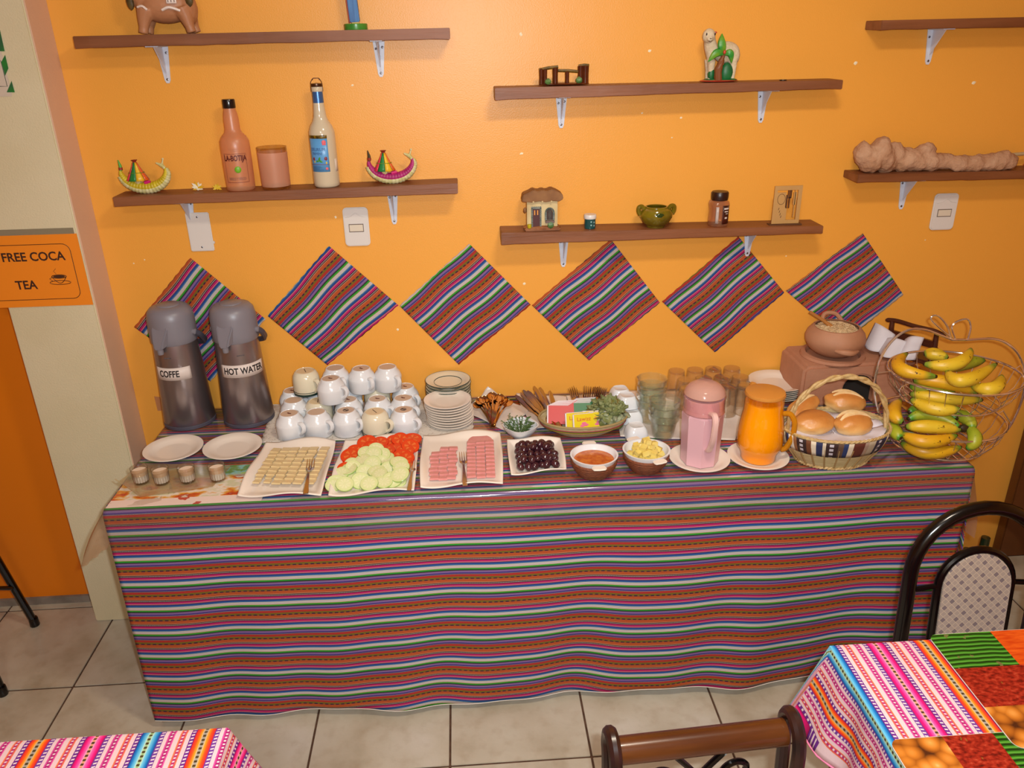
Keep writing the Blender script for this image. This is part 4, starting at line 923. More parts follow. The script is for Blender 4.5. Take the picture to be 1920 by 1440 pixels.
# --- square platters
def platter(label, cs, name='platter', rim=.016, wave=.007, cat='platter', inset=.13, m=None):
    P = [onz(x, y, ZT+.012) for x, y in cs]; c = sum(P, Vector())/4; c.z = ZT
    t = thing(name, label, cat, c); n = 36; zf = 0
    def f(a, b, dz=0):
        # soft corners
        u = a*2-1; v = b*2-1; e = max(abs(u), abs(v))
        k = .035*(u*u*v*v); p = (P[0]*(1-a)+P[1]*a)*(1-b)+(P[3]*(1-a)+P[2]*a)*b; p = p.lerp(Vector((c.x, c.y, 0)), k)
        s = max(0, (e-(1-2*inset))/(2*inset)); s2 = s*s*(3-2*s)
        h = .003+rim*s2*(.75)+wave*s2*sin(pi*(u if abs(v) >= abs(u) else v)*1.0+.6)
        return (p.x-c.x, p.y-c.y, max(h, .0026))
    mk('dish', grid(n, n, f), m or m_cer2, t, solid=-.0024)
    return t, P, c
pt1, P1_, c1 = platter('square wavy white platter of cheese slices at the left', [(497, 826), (632, 823), (604, 930), (441, 930)])
pt2, P2_, c2 = platter('square wavy white platter of tomato and cucumber', [(645, 822), (786, 815), (779, 920), (612, 930)])
pt3, P3_, c3 = platter('square wavy white platter of pink ham pieces', [(791, 815), (940, 809), (946, 909), (785, 916)])
def on_quad(P, a, b): p = (P[0]*(1-a)+P[1]*a)*(1-b)+(P[3]*(1-a)+P[2]*a)*b; return p
# cheese slices: columns going away, overlapping like shingles
m_cheese = mat('pale_cheese', 'dcc698', .5, col2='d8be8c', nscale=40, Subsurface_Weight=.05); 
ch0 = None; k = 0; rd = random.Random(11); ncol, nrow = 6, 9
for i in range(ncol):
    for j in range(nrow):
        a = .18+.125*i+rd.uniform(-.006, .006)+(.02 if i == 5 else 0); b = .20+.073*j+.006*rd.random()
        if j == 0 and i in (0,): b += .01
        q = on_quad(P1_, a+.005*(8-j), b); z = ZT+.0065+.0004*j
        if ch0 is None:
            ch0 = mk('cheese_slice', box(-.0125, -.016, 0, .0125, .016, .005), m_cheese, None, bevel=.0008, smooth=False); tag(ch0, 'thin pale cheese slice in the overlapping columns on the left platter', 'cheese', 'cheese slices on the left platter'); o = ch0
        else: o = ch0.copy(); COL.objects.link(o)
        o.location = (q.x, q.y, z+.004); o['label'] = 'thin pale cheese slice, %s column from the left, %s slice from the back' % (ORD[i], ORD[j])
        o.rotation_euler = (radians(-8), rd.uniform(-.05, .05), rd.uniform(-.09, .09)+radians(-8)); k += 1
        if j > 6 and i < 2: o.scale = (.75, .6, 1)
# ham: rolled strips cut in pieces
m_ham = mat('pink_ham', 'dc9690', .5, col2='d0847e', nscale=30, Subsurface_Weight=.08)
hm0 = None
def hampiece(q, w, d, rz, rx=.12):
    global hm0
    if hm0 is None:
        hm0 = mk('ham_piece', tf(box(-.5, -.5, 0, .5, .5, 1), (0, 0, 0), (0, 0, 0), (.030, .020, .0065)), m_ham, None, bevel=.0014); tag(hm0, 'small folded piece of pink ham in the rows on the ham platter', 'ham', 'ham pieces on the third platter'); o = hm0
    else: o = hm0.copy(); COL.objects.link(o)
    o.location = q; o.rotation_euler = (rx, rd.uniform(-.06, .06), rz); o.scale = (w/.030, d/.020, 1); o['label'] = HL
for (a0, a1, b0, b1, nr_, nc_) in ((.12, .44, .27, .87, 8, 3), (.56, .90, .17, .86, 10, 3)):
    for j in range(nr_):
        for i in range(nc_):
            if a0 < .3 and j == 0 and i == 0: continue
            a = a0+(a1-a0)*(i+.5)/nc_+.012*sin(j*2.1+i)*(a0 < .3); b = b0+(b1-b0)*(j+.5)/nr_
            q = on_quad(P3_, a, b); HL = 'folded piece of pink ham, %s heap, %s row from the back, %s column' % ('left' if a0 < .3 else 'right', ORD[j], ORD[i]); hampiece((q.x, q.y, ZT+.0065+.003*sin(j*3+i)**2), .0255, .0225, rd.uniform(-.08, .08)-.03, -.16)
q = on_quad(P3_, .73, .17); hs = mk('ham_slice', lathe([(0, 0), (.036, 0), (.037, .002), (.036, .0035), (0, .0035)], 30), m_ham); hs.location = (q.x, q.y, ZT+.0088); tag(hs, 'round slice of pink ham at the back of the ham platter', 'ham')
# tomatoes and cucumbers
def slicemat(name, skin, flesh, seed, seedcol, nsec, rad):
    m, nt, b = nt_new(name); g = NT(nt); tc = nt.nodes.new('ShaderNodeTexCoord'); x = nt.nodes.new('ShaderNodeSeparateXYZ'); nt.links.new(tc.outputs['Object'], x.inputs[0])
    r = g.math('SQRT', g.math('ADD', g.math('MULTIPLY', x.outputs[0], x.outputs[0]), g.math('MULTIPLY', x.outputs[1], x.outputs[1])))
    an = g.math('ARCTAN2', x.outputs[1], x.outputs[0])
    rn = g.math('DIVIDE', r, rad); sec = g.math('SINE', g.math('MULTIPLY', an, nsec))
    c = g.mix(g.ramp(rn, [(.0, '000000'), (.55, '000000'), (.8, 'ffffff')], 'LINEAR'), L(seed), L(flesh))
    pocket = g.math('MULTIPLY', g.band(rn, .18, .66), g.math('GREATER_THAN', g.math('ADD', sec, g.math('MULTIPLY', g.noise(tc.outputs['Object'], 300, 2), 1.2)), .95))
    c = g.mix(g.math('MULTIPLY', pocket, .7), c, L(seedcol)); c = g.mix(g.math('GREATER_THAN', rn, .965), c, L(skin))
    nt.links.new(c, b.inputs['Base Color']); b.inputs['Roughness'].default_value = .22; b.inputs['Subsurface Weight'].default_value = .08; b.inputs['Subsurface Radius'].default_value = (.01, .005, .003)
    g.bump(g.noise(tc.outputs['Object'], 220, 3), .0006, b); return m
m_tom = slicemat('tomato', 'b8200c', 'd8421c', 'd24a22', 'e07a3a', 5, .030); m_cuc = slicemat('cucumber', '9cba62', 'd0d69a', 'd6d8a4', 'e2deb4', 9, .026)
def disc(R, h, m, name, label, cat, group, ns=26):
    o = mk(name, lathe([(0, 0), (R*.97, 0), (R, .0008), (R, h-.0008), (R*.97, h), (0, h)], ns, mod=lambda a, j: 1+.02*sin(3*a)), m); return tag(o, label, cat, group)
tom = disc(.030, .006, m_tom, 'tomato_slice', 'red tomato slice in the heap at the back of the vegetable platter', 'tomato', 'tomato slices on the vegetable platter')
spots = [(.16, .45, 0), (.20, .26, 0), (.38, .22, 0), (.56, .22, 0), (.74, .22, 0), (.88, .16, 1), (.68, .13, 1), (.50, .14, 1), (.33, .14, 1), (.14, .58, 1), (.16, .36, 1), (.84, .34, 1), (.90, .27, 2), (.72, .30, 1), (.86, .48, 1), (.80, .42, 1), (.88, .60, 0), (.60, .32, 1), (.42, .30, 1), (.92, .14, 2), (.76, .14, 2)]
for k, (a, b, lv) in enumerate(spots):
    q = on_quad(P2_, a, b); o = tom if k == 0 else tom.copy()
    if k: COL.objects.link(o)
    o.location = (q.x, q.y, ZT+.0055+.0062*lv+.0012*(k % 3)); e_ = Matrix.Rotation(rd.uniform(.1, .42), 3, 'X') @ Matrix.Rotation(rd.uniform(-.2, .2), 3, 'Y') @ Matrix.Rotation(rd.uniform(0, 6), 3, 'Z'); o.rotation_euler = e_.to_euler(); s = rd.uniform(.82, 1.02); o.scale = (s, s, 1)
cuc = disc(.026, .004, m_cuc, 'cucumber_slice', 'pale green cucumber slice heaped on the vegetable platter', 'cucumber', 'cucumber slices on the vegetable platter')
cs_ = [(705, 841, 4), (688, 848, 3), (700, 850, 3), (680, 861, 2), (716, 852, 3), (722, 858, 2), (698, 868, 2), (660, 868, 1), (654, 878, 2), (640, 886, 1), (662, 874, 2), (748, 866, 2), (752, 874, 2), (750, 888, 3), (706, 882, 2), (712, 886, 2), (685, 884, 1), (692, 905, 2), (676, 900, 1), (646, 906, 2), (630, 904, 1), (625, 908, 1), (720, 902, 1), (735, 898, 1), (668, 890, 0), (700, 896, 0), (728, 876, 1), (745, 900, 0), (655, 896, 0), (690, 874, 0), (715, 866, 1)]
for k, (x, y, lv) in enumerate(cs_):
    z = ZT+.0062+.0058*lv+.0007*(k % 4); q = onz(x, y, z+.004); o = cuc if k == 0 else cuc.copy()
    if k: COL.objects.link(o)
    o.location = (q.x, q.y, z); e_ = Matrix.Rotation(rd.uniform(.15, .50), 3, 'X') @ Matrix.Rotation(rd.uniform(-.2, .2), 3, 'Y') @ Matrix.Rotation(rd.uniform(0, 6), 3, 'Z'); o.rotation_euler = e_.to_euler(); s = rd.uniform(.85, 1.05); o.scale = (s, s, 1)
# --- forks (cutlery prototypes)
m_cut = mat('cutlery_steel', 'b8aca4', .16, 1.)
def flatpath(pts, th=.0011):
    """pts: (y, halfwidth, z) along the utensil, lofted thin strip"""
    V = []; F = []
    for y, w, z in pts: V += [(-w, y, z), (w, y, z), (w*.8, y, z+th), (-w*.8, y, z+th)]
    n = len(pts)
    for i in range(n-1):
        for k in range(4): F.append((4*i+k, 4*i+(k+1) % 4, 4*i+4+(k+1) % 4, 4*i+4+k))
    F += [(0, 3, 2, 1), (4*n-4, 4*n-3, 4*n-2, 4*n-1)]
    return V, F
def fork_vf(s=1.):
    h = flatpath([(0, .0055, .000), (.012, .0062, .001), (.05, .0038, .004), (.085, .0022, .005), (.098, .0028, .004), (.108, .0085, .001), (.120, .0098, .000)])
    ts = [flatpath([(.119, .0013, .000), (.135, .0011, .0012), (.150, .0008, .0038), (.157, .0004, .0055)]) for _ in range(4)]
    return tf(join(h, *[tf(q, (x, 0, 0)) for q, x in zip(ts, (-.0082, -.0028, .0028, .0082))]), sc=s)
def fork(label, a, b, za, zb, group=None):
    A = onz(*a, za); B = onz(*b, zb); d = A-B; ln = d.length
    o = mk('fork', fork_vf(ln/.157), m_cut); o.location = B; o.rotation_euler = (atan2(d.z, sqrt(d.x**2+d.y**2)), 0, atan2(-d.x, d.y)); return tag(o, label, 'fork', group)
fork('steel fork lying on the cheese slices', (584, 864), (573, 926), ZT+.017, ZT+.0215)
fork('steel fork stuck in the tomatoes at the right of the vegetable platter', (777, 866), (767, 920), ZT+.019, ZT+.021)
fork('steel fork lying on the ham pieces', (868, 851), (872, 911), ZT+.020, ZT+.0205)
# --- olives
pt4, P4_, c4 = platter('small deep square white dish of dark olives', [(949, 826), (1052, 823), (1064, 884), (957, 895)], 'olive_dish', .024, .004, 'dish', .2)
m_olv = mat('black_olive', '2e141e', .12, col2='4a2028', nscale=8, spec=.8); ol = None
lay = [(i, j, 0) for i in range(6) for j in range(5)]+[(i+.5, j+.5, 1) for i in range(5) for j in range(4)]+[(2, 2, 2), (3.2, 1.4, 2), (4.1, 2.3, 2)]
for k, (i, j, l) in enumerate(lay):
    q = on_quad(P4_, .20+.60*i/5+rd.uniform(-.02, .02), .22+.56*j/4+rd.uniform(-.02, .02)); o = ol if ol is None else ol.copy()
    if ol is None:
        ol = mk('olive', ball(1, 2, sc=(.0140, .0108, .0108)), m_olv); tag(ol, 'glossy dark purple olive in the square white dish', 'olive', 'olives in the square dish'); o = ol
    else: COL.objects.link(o)
    o.location = (q.x, q.y, ZT+.0145+.014*l+rd.uniform(0, .003)); o.rotation_euler = (rd.uniform(-.5, .5), rd.uniform(-.6, .6), rd.uniform(0, 6)); s = rd.uniform(.9, 1.15); o.scale = (s, s, s)
# --- jam and butter bowls in baskets
m_wick = mat('brown_wicker', '8a4a28', .6, col2='5e2c14', nscale=120, stretch=(1, 1, 5), bump=.0015, bscale=220)
def basket_bowl(label, top, r, kind, lug):
    q = onz(*top, ZT+.062); t = thing('serving_bowl', label, 'bowl', (q.x, q.y, ZT))
    pr = []
    for k in range(15):
        u = k/14; pr.append((r*(.60+.36*sin(u*1.5))+(.0014 if k % 2 else 0), .001+.047*u))
    mk('wicker_sleeve', lathe([(0, .001)]+pr+[(r*.90, .050)], 60, mod=lambda a, j: 1+.012*sin(30*a+pi*(j % 2)), cap=False), m_wick, t)
    mk('bowl', shell([(r*.5, .010), (r*.75, .030), (r*.93, .050), (r*.985, .060), (r*1.0, .0625)], .005, 44, sy=.96), m_cer, t)
    for s, a in ((1, lug), (1, lug+pi)):
        P = [(r*.93, -.017), (r*1.12, -.020), (r*1.24, -.017), (r*1.27, 0), (r*1.24, .017), (r*1.12, .020), (r*.93, .017)]
        mk('lug_handle', tf(prism(P, .056, .061), (0, 0, 0), (0, 0, a)), m_cer2, t, bevel=.002)
    return t, q
t, q = basket_bowl('white bowl of orange jam in a brown wicker sleeve', (1114, 852), .066, 'jam', radians(-88))
jm = mk('jam', lathe([(.0585, .044), (.0605, .0475), (.045, .0485), (.02, .049), (0, .049)], 40, sy=.96), mat('orange_jam', 'ae501a', .15, col2='c87428', nscale=60, bump=.0007, bscale=90), None); jm.location = (q.x, q.y, ZT); tag(jm, 'orange brown jam filling the wicker sleeved bowl', 'jam')
t, q = basket_bowl('white bowl of butter cubes in a brown wicker sleeve', (1212, 842), .066, 'butter', radians(-72))
m_but = mat('butter', 'dcc060', .4, col2='e0c878', nscale=20, Subsurface_Weight=.1); bu = None
for k in range(46):
    lv = 0 if k < 20 else 1 if k < 36 else 2 if k < 43 else 3
    R_ = (.046, .036, .022, .008)[lv]; a = k*2.399; rr_ = R_*sqrt(((k-(0, 20, 36, 43)[lv])+.5)/(20, 16, 7, 3)[lv])
    if bu is None:
        bu = mk('butter_cube', box(-.0085, -.0085, -.007, .0085, .0085, .007), m_but, bevel=.0012, smooth=False); tag(bu, 'small cube of yellow butter heaped in the white bowl', 'butter', 'butter cubes in the bowl'); o = bu
    else: o = bu.copy(); COL.objects.link(o)
    o.location = (q.x+rr_*cos(a), q.y+rr_*sin(a), ZT+.048+.0125*lv+rd.uniform(0, .002)); o.rotation_euler = (rd.uniform(-.4, .4), rd.uniform(-.4, .4), rd.uniform(0, 3)); s = rd.uniform(.8, 1.1); o.scale = (s, s, s)
mk('bowl_fill', lathe([(.03, .020), (.05, .034), (.056, .040), (0, .042)], 24), m_but, t)
# --- bowl of herb sprigs
q = onz(976, 797, ZT+.04); t = thing('herb_bowl', 'small white wavy bowl holding green herb sprigs', 'bowl', (q.x, q.y, ZT))
mk('bowl', shell([(.022, 0), (.024, .003), (.038, .015), (.048, .030), (.052, .042)], .003, 48, mod=lambda a, j: 1+(.0 if j < 3 else .05*cos(4*a+.6))), m_cer, t)
m_herb = mat('dark_herb', '3c5a2c', .6, col2='5e7a44', nscale=90); hb = None
for k in range(24):
    rdd = random.Random(k); P = [Vector((0, 0, 0)), Vector((.008, 0, .012)), Vector((.016, .002, .026)), Vector((.022+.004*rdd.random(), .003, .038))]
    sp = [tube(P, .0009, 4)]
    for j in range(11):
        u = .2+.8*j/10; c0 = P[0].lerp(P[3], u)+Vector((.004*sin(3*u), 0, 0)); a = j*2.4; d = Vector((cos(a), sin(a), .4)); w = Vector((-sin(a), cos(a), 0))*.0024
        ln = .0085
        sp.append(([tuple(c0), tuple(c0+d*ln*.5+w), tuple(c0+d*ln), tuple(c0+d*ln*.5-w)], [(0, 1, 2, 3)]))
    if k < 4:
        o = mk('herb_sprig', join(*sp), m_herb, solid=.0004); hb = (hb or [])+[o]; tag(o, 'leafy green herb sprig in the small white bowl', 'herb', 'herb sprigs in the small bowl')
    else: o = hb[k % 4].copy(); COL.objects.link(o)
    a = k*2.4; r_ = .002+.022*((k*7) % 11)/11; o.location = (q.x+r_*cos(a), q.y+r_*sin(a)*.8, ZT+.012+.006*(k % 3)); o.rotation_euler = (rdd.uniform(-.2, .2), rdd.uniform(-.15, .35), a)
# --- satin napkins
m_satin = mat('white_satin', 'd8cdc4', .28, col2='cdbfb4', nscale=8, spec=.7, bump=.003, bscale=16, Sheen_Weight=.3)
def satin(cs, label, seed, wav=.004, zf=None): return laid('satin_napkin', cs, label, 'napkin', m_satin, wav, 30, 0, seed, zf=zf)
satin([(915, 738), (995, 768), (955, 812), (866, 770)], 'white satin napkin folded under the bundle of spoons', 1, .003, zf=lambda a, b: .03*max(0, 1-3*(a+b))+.004*max(0, a-.7))
satin([(968, 745), (1062, 745), (1070, 800), (1000, 806)], 'white satin napkin folded under the bundle of knives', 2, .003, zf=lambda a, b: .012*max(0, 1-4*b)*max(0, 1-a))
satin([(1062, 743), (1146, 740), (1160, 785), (1075, 790)], 'white satin napkin folded under the bundle of forks', 3, .003)
satin([(1150, 733), (1420, 733), (1378, 826), (1163, 820)], 'crumpled white satin cloth under the upturned dishes and glasses', 4, .0022)
# cutlery bundles
m_gold = mat('warm_steel', 'c8a070', .12, 1.)
def spoon_vf():
    h = flatpath([(0, .0065, .001), (.02, .0075, .002), (.07, .0035, .005), (.115, .0026, .004), (.128, .0036, .002)], .0014)
    bl = tf(ball(1, 3), (0, .150, .0035), (0, 0, 0), (.0165, .024, .0065)); V = [v for v in bl[0]]
    V = [(x, y, z if z < .0035 else .0035-(z-.0035)*.75) for x, y, z in V]
    return join(h, (V, bl[1]))
def knife_vf(): return flatpath([(0, .0078, .001), (.02, .0088, .001), (.09, .006, .001), (.105, .0062, .001), (.112, .0095, .001), (.16, .010, .001), (.195, .0075, .001), (.208, .002, .001)], .0018)
sp0 = mk('spoon', spoon_vf(), m_gold); kn0 = mk('knife', knife_vf(), m_cut); fk0 = mk('table_fork', fork_vf(1.2), m_cut)
tag(sp0, 'shiny spoon in the fanned bundle behind the herb bowl', 'spoon', 'spoons in a bundle'); tag(kn0, 'steel table knife in the fanned bundle behind the tea basket', 'knife', 'knives in a bundle'); tag(fk0, 'steel fork in the bundle behind the tea basket', 'fork', 'forks in a bundle')
def bundle(o0, cnt, base, tip, spread, zb, zt_, rise, crossing=.0):
    B = onz(*base, ZT+zb); T_ = onz(*tip, ZT+zt_); L0 = (T_-B).length
    for k in range(cnt):
        o = o0 if k == 0 else o0.copy()
        if k: COL.objects.link(o)
        u = (k/(cnt-1)-.5)*2 if cnt > 1 else 0; lay_ = (k*5) % 4
        b = B+Vector((-u*spread*crossing+u*spread*.25, rd.uniform(-.008, .008), .0022*lay_)); e = T_+Vector((u*spread, -abs(u)*spread*.35+rd.uniform(-.01, .01), rise*(1-abs(u))+.003*lay_))
        d = e-b; o.location = b
        if cnt == 9: o['label'] = 'steel table knife, %s from the left in the fanned bundle of knives' % ORD[k]
        o.rotation_euler = (atan2(d.z, sqrt(d.x**2+d.y**2)), rd.uniform(-.5, .5), atan2(-d.x, d.y))
bundle(sp0, 17, (925, 800), (925, 745), .058, .010, .020, .022, .3)
bundle(kn0, 9, (1046, 806), (1000, 738), .038, .010, .050, .016, .0)
bundle(fk0, 13, (1100, 806), (1104, 738), .060, .010, .050, .024, .1)
# --- tea basket
q = onz(1093, 780, ZT+.046); bx, by = q.x, q.y; RX, RY = .136, .088
t = thing('tea_basket', 'oval straw basket of tea sachets and coca leaves', 'basket', (bx, by, ZT))
m_strawb = mat('straw_weave', 'b09868', .7, col2='c8b48c', nscale=70, stretch=(1, 1, 6), bump=.001, bscale=200)
pr = [(RX*(.62+.38*sin(u*1.5))*(1+(.008 if k % 2 else 0)), .001+.045*u) for k, u in [(k, k/12) for k in range(13)]]
mk('woven_wall', shell(pr, .004, 72, mod=lambda a, j: 1+.006*sin(36*a+pi*(j % 2)), sy=RY/RX), m_strawb, t)
mk('rim_rope', tube([((RX-.001)*cos(a), (RY-.001)*sin(a), .047) for a in [2*pi*k/60 for k in range(60)]], .0036, 8, closed=True), mat('rim_straw', 'a08858', .7), t)
for h, c in ((.034, 'a02038'), (.0305, '3a7a30'), (.027, 'c88a20')):
    rr_ = RX*(.62+.38*sin((h/.045)*1.5))+.0016; mk('coloured_band', tube([(rr_*cos(a), rr_*sin(a)*RY/RX, h) for a in [2*pi*k/60 for k in range(60)]], .0013, 5, closed=True), mat('band_'+c, c, .6), t)
m_paper = mat('sachet_paper', 'dccfd0', .6)
def sachet(name, label, col, w=.062, h=.058, group=None):
    s = thing(name, label, 'tea sachet', group=group)
    mk('envelope', box(-w/2, -.0016, 0, w/2, .0016, h), mat('sachet_'+col, col, .4), s, smooth=False, bevel=.0006)
    mk('white_edge', join(box(-w/2-.004, -.0019, 0, -w/2, .0019, h), box(-w/2, -.0019, h, w/2, .0019, h+.0015)), m_paper, s, smooth=False); return s
sr = sachet('red_sachet', 'tea sachet in the red packed row at the left of the tea basket', 'c01a10', group='red tea sachets'); sg = sachet('green_sachet', 'tea sachet in the green packed row at the middle of the tea basket', '046424', group='green tea sachets')
for k in range(8):
    p = onz(1062+5.5*k*.8, 770-1.2*k, ZT+.045); place(sr, k, (bx-.075+.0052*k, by+.004+.0045*k, ZT+.020), rot=(-.62, 0, -.12+.02*k), label='red tea sachet, %s from the front of the red row' % ORD[k])
for k in range(7): place(sg, k, (bx-.004+.0045*k, by+.020+.0055*k, ZT+.018), rot=(-.62, 0, -.06+.015*k), label='green tea sachet, %s from the front of the green row' % ORD[k])
sy_ = sachet('yellow_sachet', 'x', 'e0c400', .060, .060, group='yellow tea sachets')
mk('lettering', tf(stand(textvf('Lawizz', .017, .0004, sx=.95)), (0, -.0020, .044)), mat('red_script', 'c83a20', .5), sy_, smooth=False)
mk('lettering', tf(stand(textvf('Manzanilla', .0105, .0004, sx=.9)), (-.003, -.0020, .008)), mat('dark_green_script', '3a4a10', .5), sy_, smooth=False)
mk('pink_flower_print', join(*[tf(ball(1, 1), (x, -.0018, z), (0, 0, 0), (.009, .0005, .0045)) for x, z in ((0, .031), (.006, .026), (-.005, .024))]), mat('pink_flower', 'e06a8a', .5), sy_)
for k, (dx, dy, r, lb) in enumerate([(.002, -.050, .10, 'yellow tea sachet standing foremost in the middle of the tea basket'), (.048, -.042, .02, 'yellow tea sachet standing to the right of the foremost yellow one'), (-.020, -.040, .06, 'yellow tea sachet just behind and left of the foremost one'), (.030, -.034, .0, 'rearmost yellow tea sachet in the tea basket')]):
    place(sy_, k, (bx+dx-.004, by+dy, ZT+.012), rot=(-.30, 0, r), label=lb)
m_coca = mat('coca_leaf', '868a5c', .6, col2='666c34', nscale=14); m_coca2 = mat('coca_leaf_pale', 'a8aa8c', .6, col2='8c9270', nscale=14)
def leafvf(l, w, c): return grid(6, 2, lambda a, b: ((a-.5)*l, (b-.5)*w*sin(pi*min(max(a, .03), .97))**.8, c*((b-.5)**2*4*w+.5*l*(a-.5)**2*4)))
lvs = [mk('coca_leaf', leafvf(.040, .024, .35), m_coca, solid=.0004), mk('coca_leaf', leafvf(.034, .021, -.3), m_coca2, solid=.0004), mk('coca_leaf', leafvf(.036, .022, .15), mat('coca_leaf_brown', '7a6030', .6, col2='6a7028', nscale=20), solid=.0004)]
for o in lvs: tag(o, 'dried green coca leaf in the heap at the right of the tea basket', 'leaf', 'coca leaves in the tea basket')
cx_, cy_ = bx+.078, by+.008
for k in range(110):
    u = sqrt((k+.5)/110); a = k*2.399; x = cx_+.054*u*cos(a); y = cy_+.060*u*sin(a); h = .046+.040*(1-u*u)+rd.uniform(-.006, .006)
    if k < 3: o = lvs[k]
    else: o = lvs[(0, 0, 1, 1, 0, 2, 1, 0)[k % 8]].copy(); COL.objects.link(o)
    o.location = (x, y, ZT+h); o.rotation_euler = (rd.uniform(-.8, .8), rd.uniform(-.6, .6), rd.uniform(0, 6))
mk('leaf_bed', ball(1, 3, (.078, .008, .034), (.054, .062, .034), .08), m_coca, t)
# --- upturned square sauce dishes
def sqm(a, j): return 1/(abs(cos(a))**3.2+abs(sin(a))**3.2)**(1/3.2)
sd = thing('sauce_dish', 'x', 'dish', group='square white dishes turned upside down')
mk('dish', tf(lathe([(0, .032), (.018, .032), (.027, .022), (.031, 0), (.0345, 0), (.0345, .003), (.0335, .014), (.029, .028), (.023, .036), (.021, .0375), (.019, .036), (0, .0355)], 56, mod=sqm), (0, 0, 0), (0, 0, 0)), m_cer, sd, angle=50)
for k, (x, y, lv, lb) in enumerate([(1163, 732, 1, 'square white dish upside down, at the back beside the forks'), (1176, 745, 1, 'square white dish upside down on top of a stack of two'), (1177, 762, 0, 'square white dish upside down, lower one of the stack of two'), (1184, 772, 0, 'square white dish upside down, second from the front'), (1193, 800, 0, 'square white dish upside down, foremost by the tea basket'), (1163, 747, 0, 'square white dish upside down, hidden lowest at the back')]):
    q = onz(x, y, ZT+.004+.030+.036*lv)
    if k == 2: q = q2
    if k == 5: q = q1
    if k == 0: q1 = q.copy()
    if k == 1: q2 = q.copy()
    place(sd, k, (q.x, min(q.y, -.04), ZT+.0035+(.0385*lv)), .12, lb)
# --- faceted glass cups in two stacks
gl = thing('glass_cup', 'x', 'glass', group='thick faceted glass cups')
m_gl = glassy('green_tint_glass', 'fbfefb', .05, 1.0, .06, .02, 'f0f8f0')
mk('glass_wall', shell([(.028, 0), (.030, .003), (.031, .010), (.034, .030), (.037, .046), (.0385, .052), (.0430, .056), (.0445, .068), (.0450, .074)], .0032, 40, mod=lambda a, j: 1+(.04*abs(sin(5*a)) if 2 <= j <= 15 else 0)), m_gl, gl, angle=25)
for k, (x, y, n_, st) in enumerate([(1223, 708, 4, 'rear'), (1247, 748, 3, 'front')]):
    h = (n_-1)*.024+.074; q = onz(x, y, ZT+.004+h)
    for j in range(n_): place(gl, k*9+j, (q.x, min(q.y, -.05), ZT+.0035+.024*j), .2*j, 'faceted glass cup, %s in the %s nested stack' % ({0: 'lowest', n_-1: 'topmost'}.get(j, ORD[j]+' from the bottom'), st))
# --- upturned water glasses
wg = thing('water_glass', 'x', 'glass', group='clear water glasses upside down')
m_wg = glassy('amber_reflecting_glass', 'fefcf8', .05, .9, .04, .018, 'f0e8dc')  # faint warm tint stands in for the orange wall's reflection
mk('glass_wall', lathe([(.0315, 0), (.0325, 0), (.0300, .05), (.0270, .088), (.0262, .093), (.0250, .095), (0, .0955), (0, .090), (.0245, .0885), (.0285, .05), (.0312, 0)], 36), m_wg, wg, angle=40)
mk('thick_base', lathe([(.0238, .0882), (.0245, .0950), (0, .0956)], 30), glassy('glass_base', 'fcf4e4', .05, .6, .04, .03, 'f0e4cc'), wg)  # base tinted warmer, as the wall's amber reflection in the glass tops
gpos = [[(1269, 694), (1304, 692), (1338, 690), (1373, 689)], [(1286, 711), (1320, 708), (1355, 706), (1389, 705)], [(1291, 727), (1329, 726), (1365, 724), (1400, 722)]]
for r_, row in enumerate(gpos):
    for k, (x, y) in enumerate(row):
        q = onz(x, y, ZT+.099); q.y = min(q.y, -.036) if r_ == 0 else q.y
        place(wg, r_*4+k, (q.x, q.y, ZT+.0035), 0, 'clear water glass upside down, %s in the %s row' % (['leftmost', 'second from left', 'third from left', 'rightmost'][k], ['rear', 'middle', 'front'][r_]))
# --- three dinner plates by the clay stove
dp = make_plate('rimmed_plate', .093, m_cer2, group='plates stacked beside the clay stove', foot=.6, h=.018)
mk('green_rim_line', lathe([(.0925, .0150), (.0938, .0162), (.0938, .0175), (.093, .018)], 44, cap=False), m_band, dp)
q = ony(1456, 713, -.10); nn = 6; zz = ZT+.0005
for k in range(nn): place(dp, k, (q.x+rdh.uniform(-.002, .002), -.10, zz+k*(q.z-.018-zz)/(nn-1)), 0, 'plate with thin green rim, %s of the stack beside the clay stove' % ('top' if k == nn-1 else ORD[nn-1-k]+' from the top'))
# --- jugs on plates
for (x, y, lb) in ((1311, 860, 'cream plate under the pink jug'), (1421, 856, 'cream plate under the orange juice jug')):
    q = onz(x, y, ZT+.010); place(pp, 9, (q.x, q.y, ZT), 0, lb)
    if x < 1400: qa = q.copy()
    else: qb = q.copy()
def octm(a, j): s = 2*pi/8; b = (a % s)-s/2; return cos(s/2)/cos(b)*1.0
m_pinkl = mat('pink_yoghurt', 'd2a4ac', .25, spec=.6); m_pinkg = glassy('pink_glass', 'fae6e2', .03, .6, .07, .06, 'e8c8c0')
JZ = ZT+.005
t = thing('pink_jug', 'eight sided jug of pink yoghurt with a domed clear lid', 'jug', (qa.x, qa.y, JZ), rz=radians(22.5+10))
mk('faceted_body', lathe([(0, 0), (.050, 0), (.0525, .003), (.0560, .10), (.0570, .150), (.0555, .156)], 64, mod=octm), m_pinkl, t, angle=14)
mk('facet_edges', join(*[tube([(.0500*cos(a), .0500*sin(a), .001), (.0562*cos(a), .0562*sin(a), .15)], .0012, 5) for a in [2*pi*k/8 for k in range(8)]]), mat('pale_edge', 'e8c8d0', .1, spec=1.), t)
mk('shoulder_ring', lathe([(.0555, .1562), (.0585, .160), (.0575, .166), (.0555, .170)], 48, cap=False), m_pinkg, t)
mk('neck', lathe([(.0548, .158), (.0545, .196), (.0535, .200)], 48), m_pinkl, t)
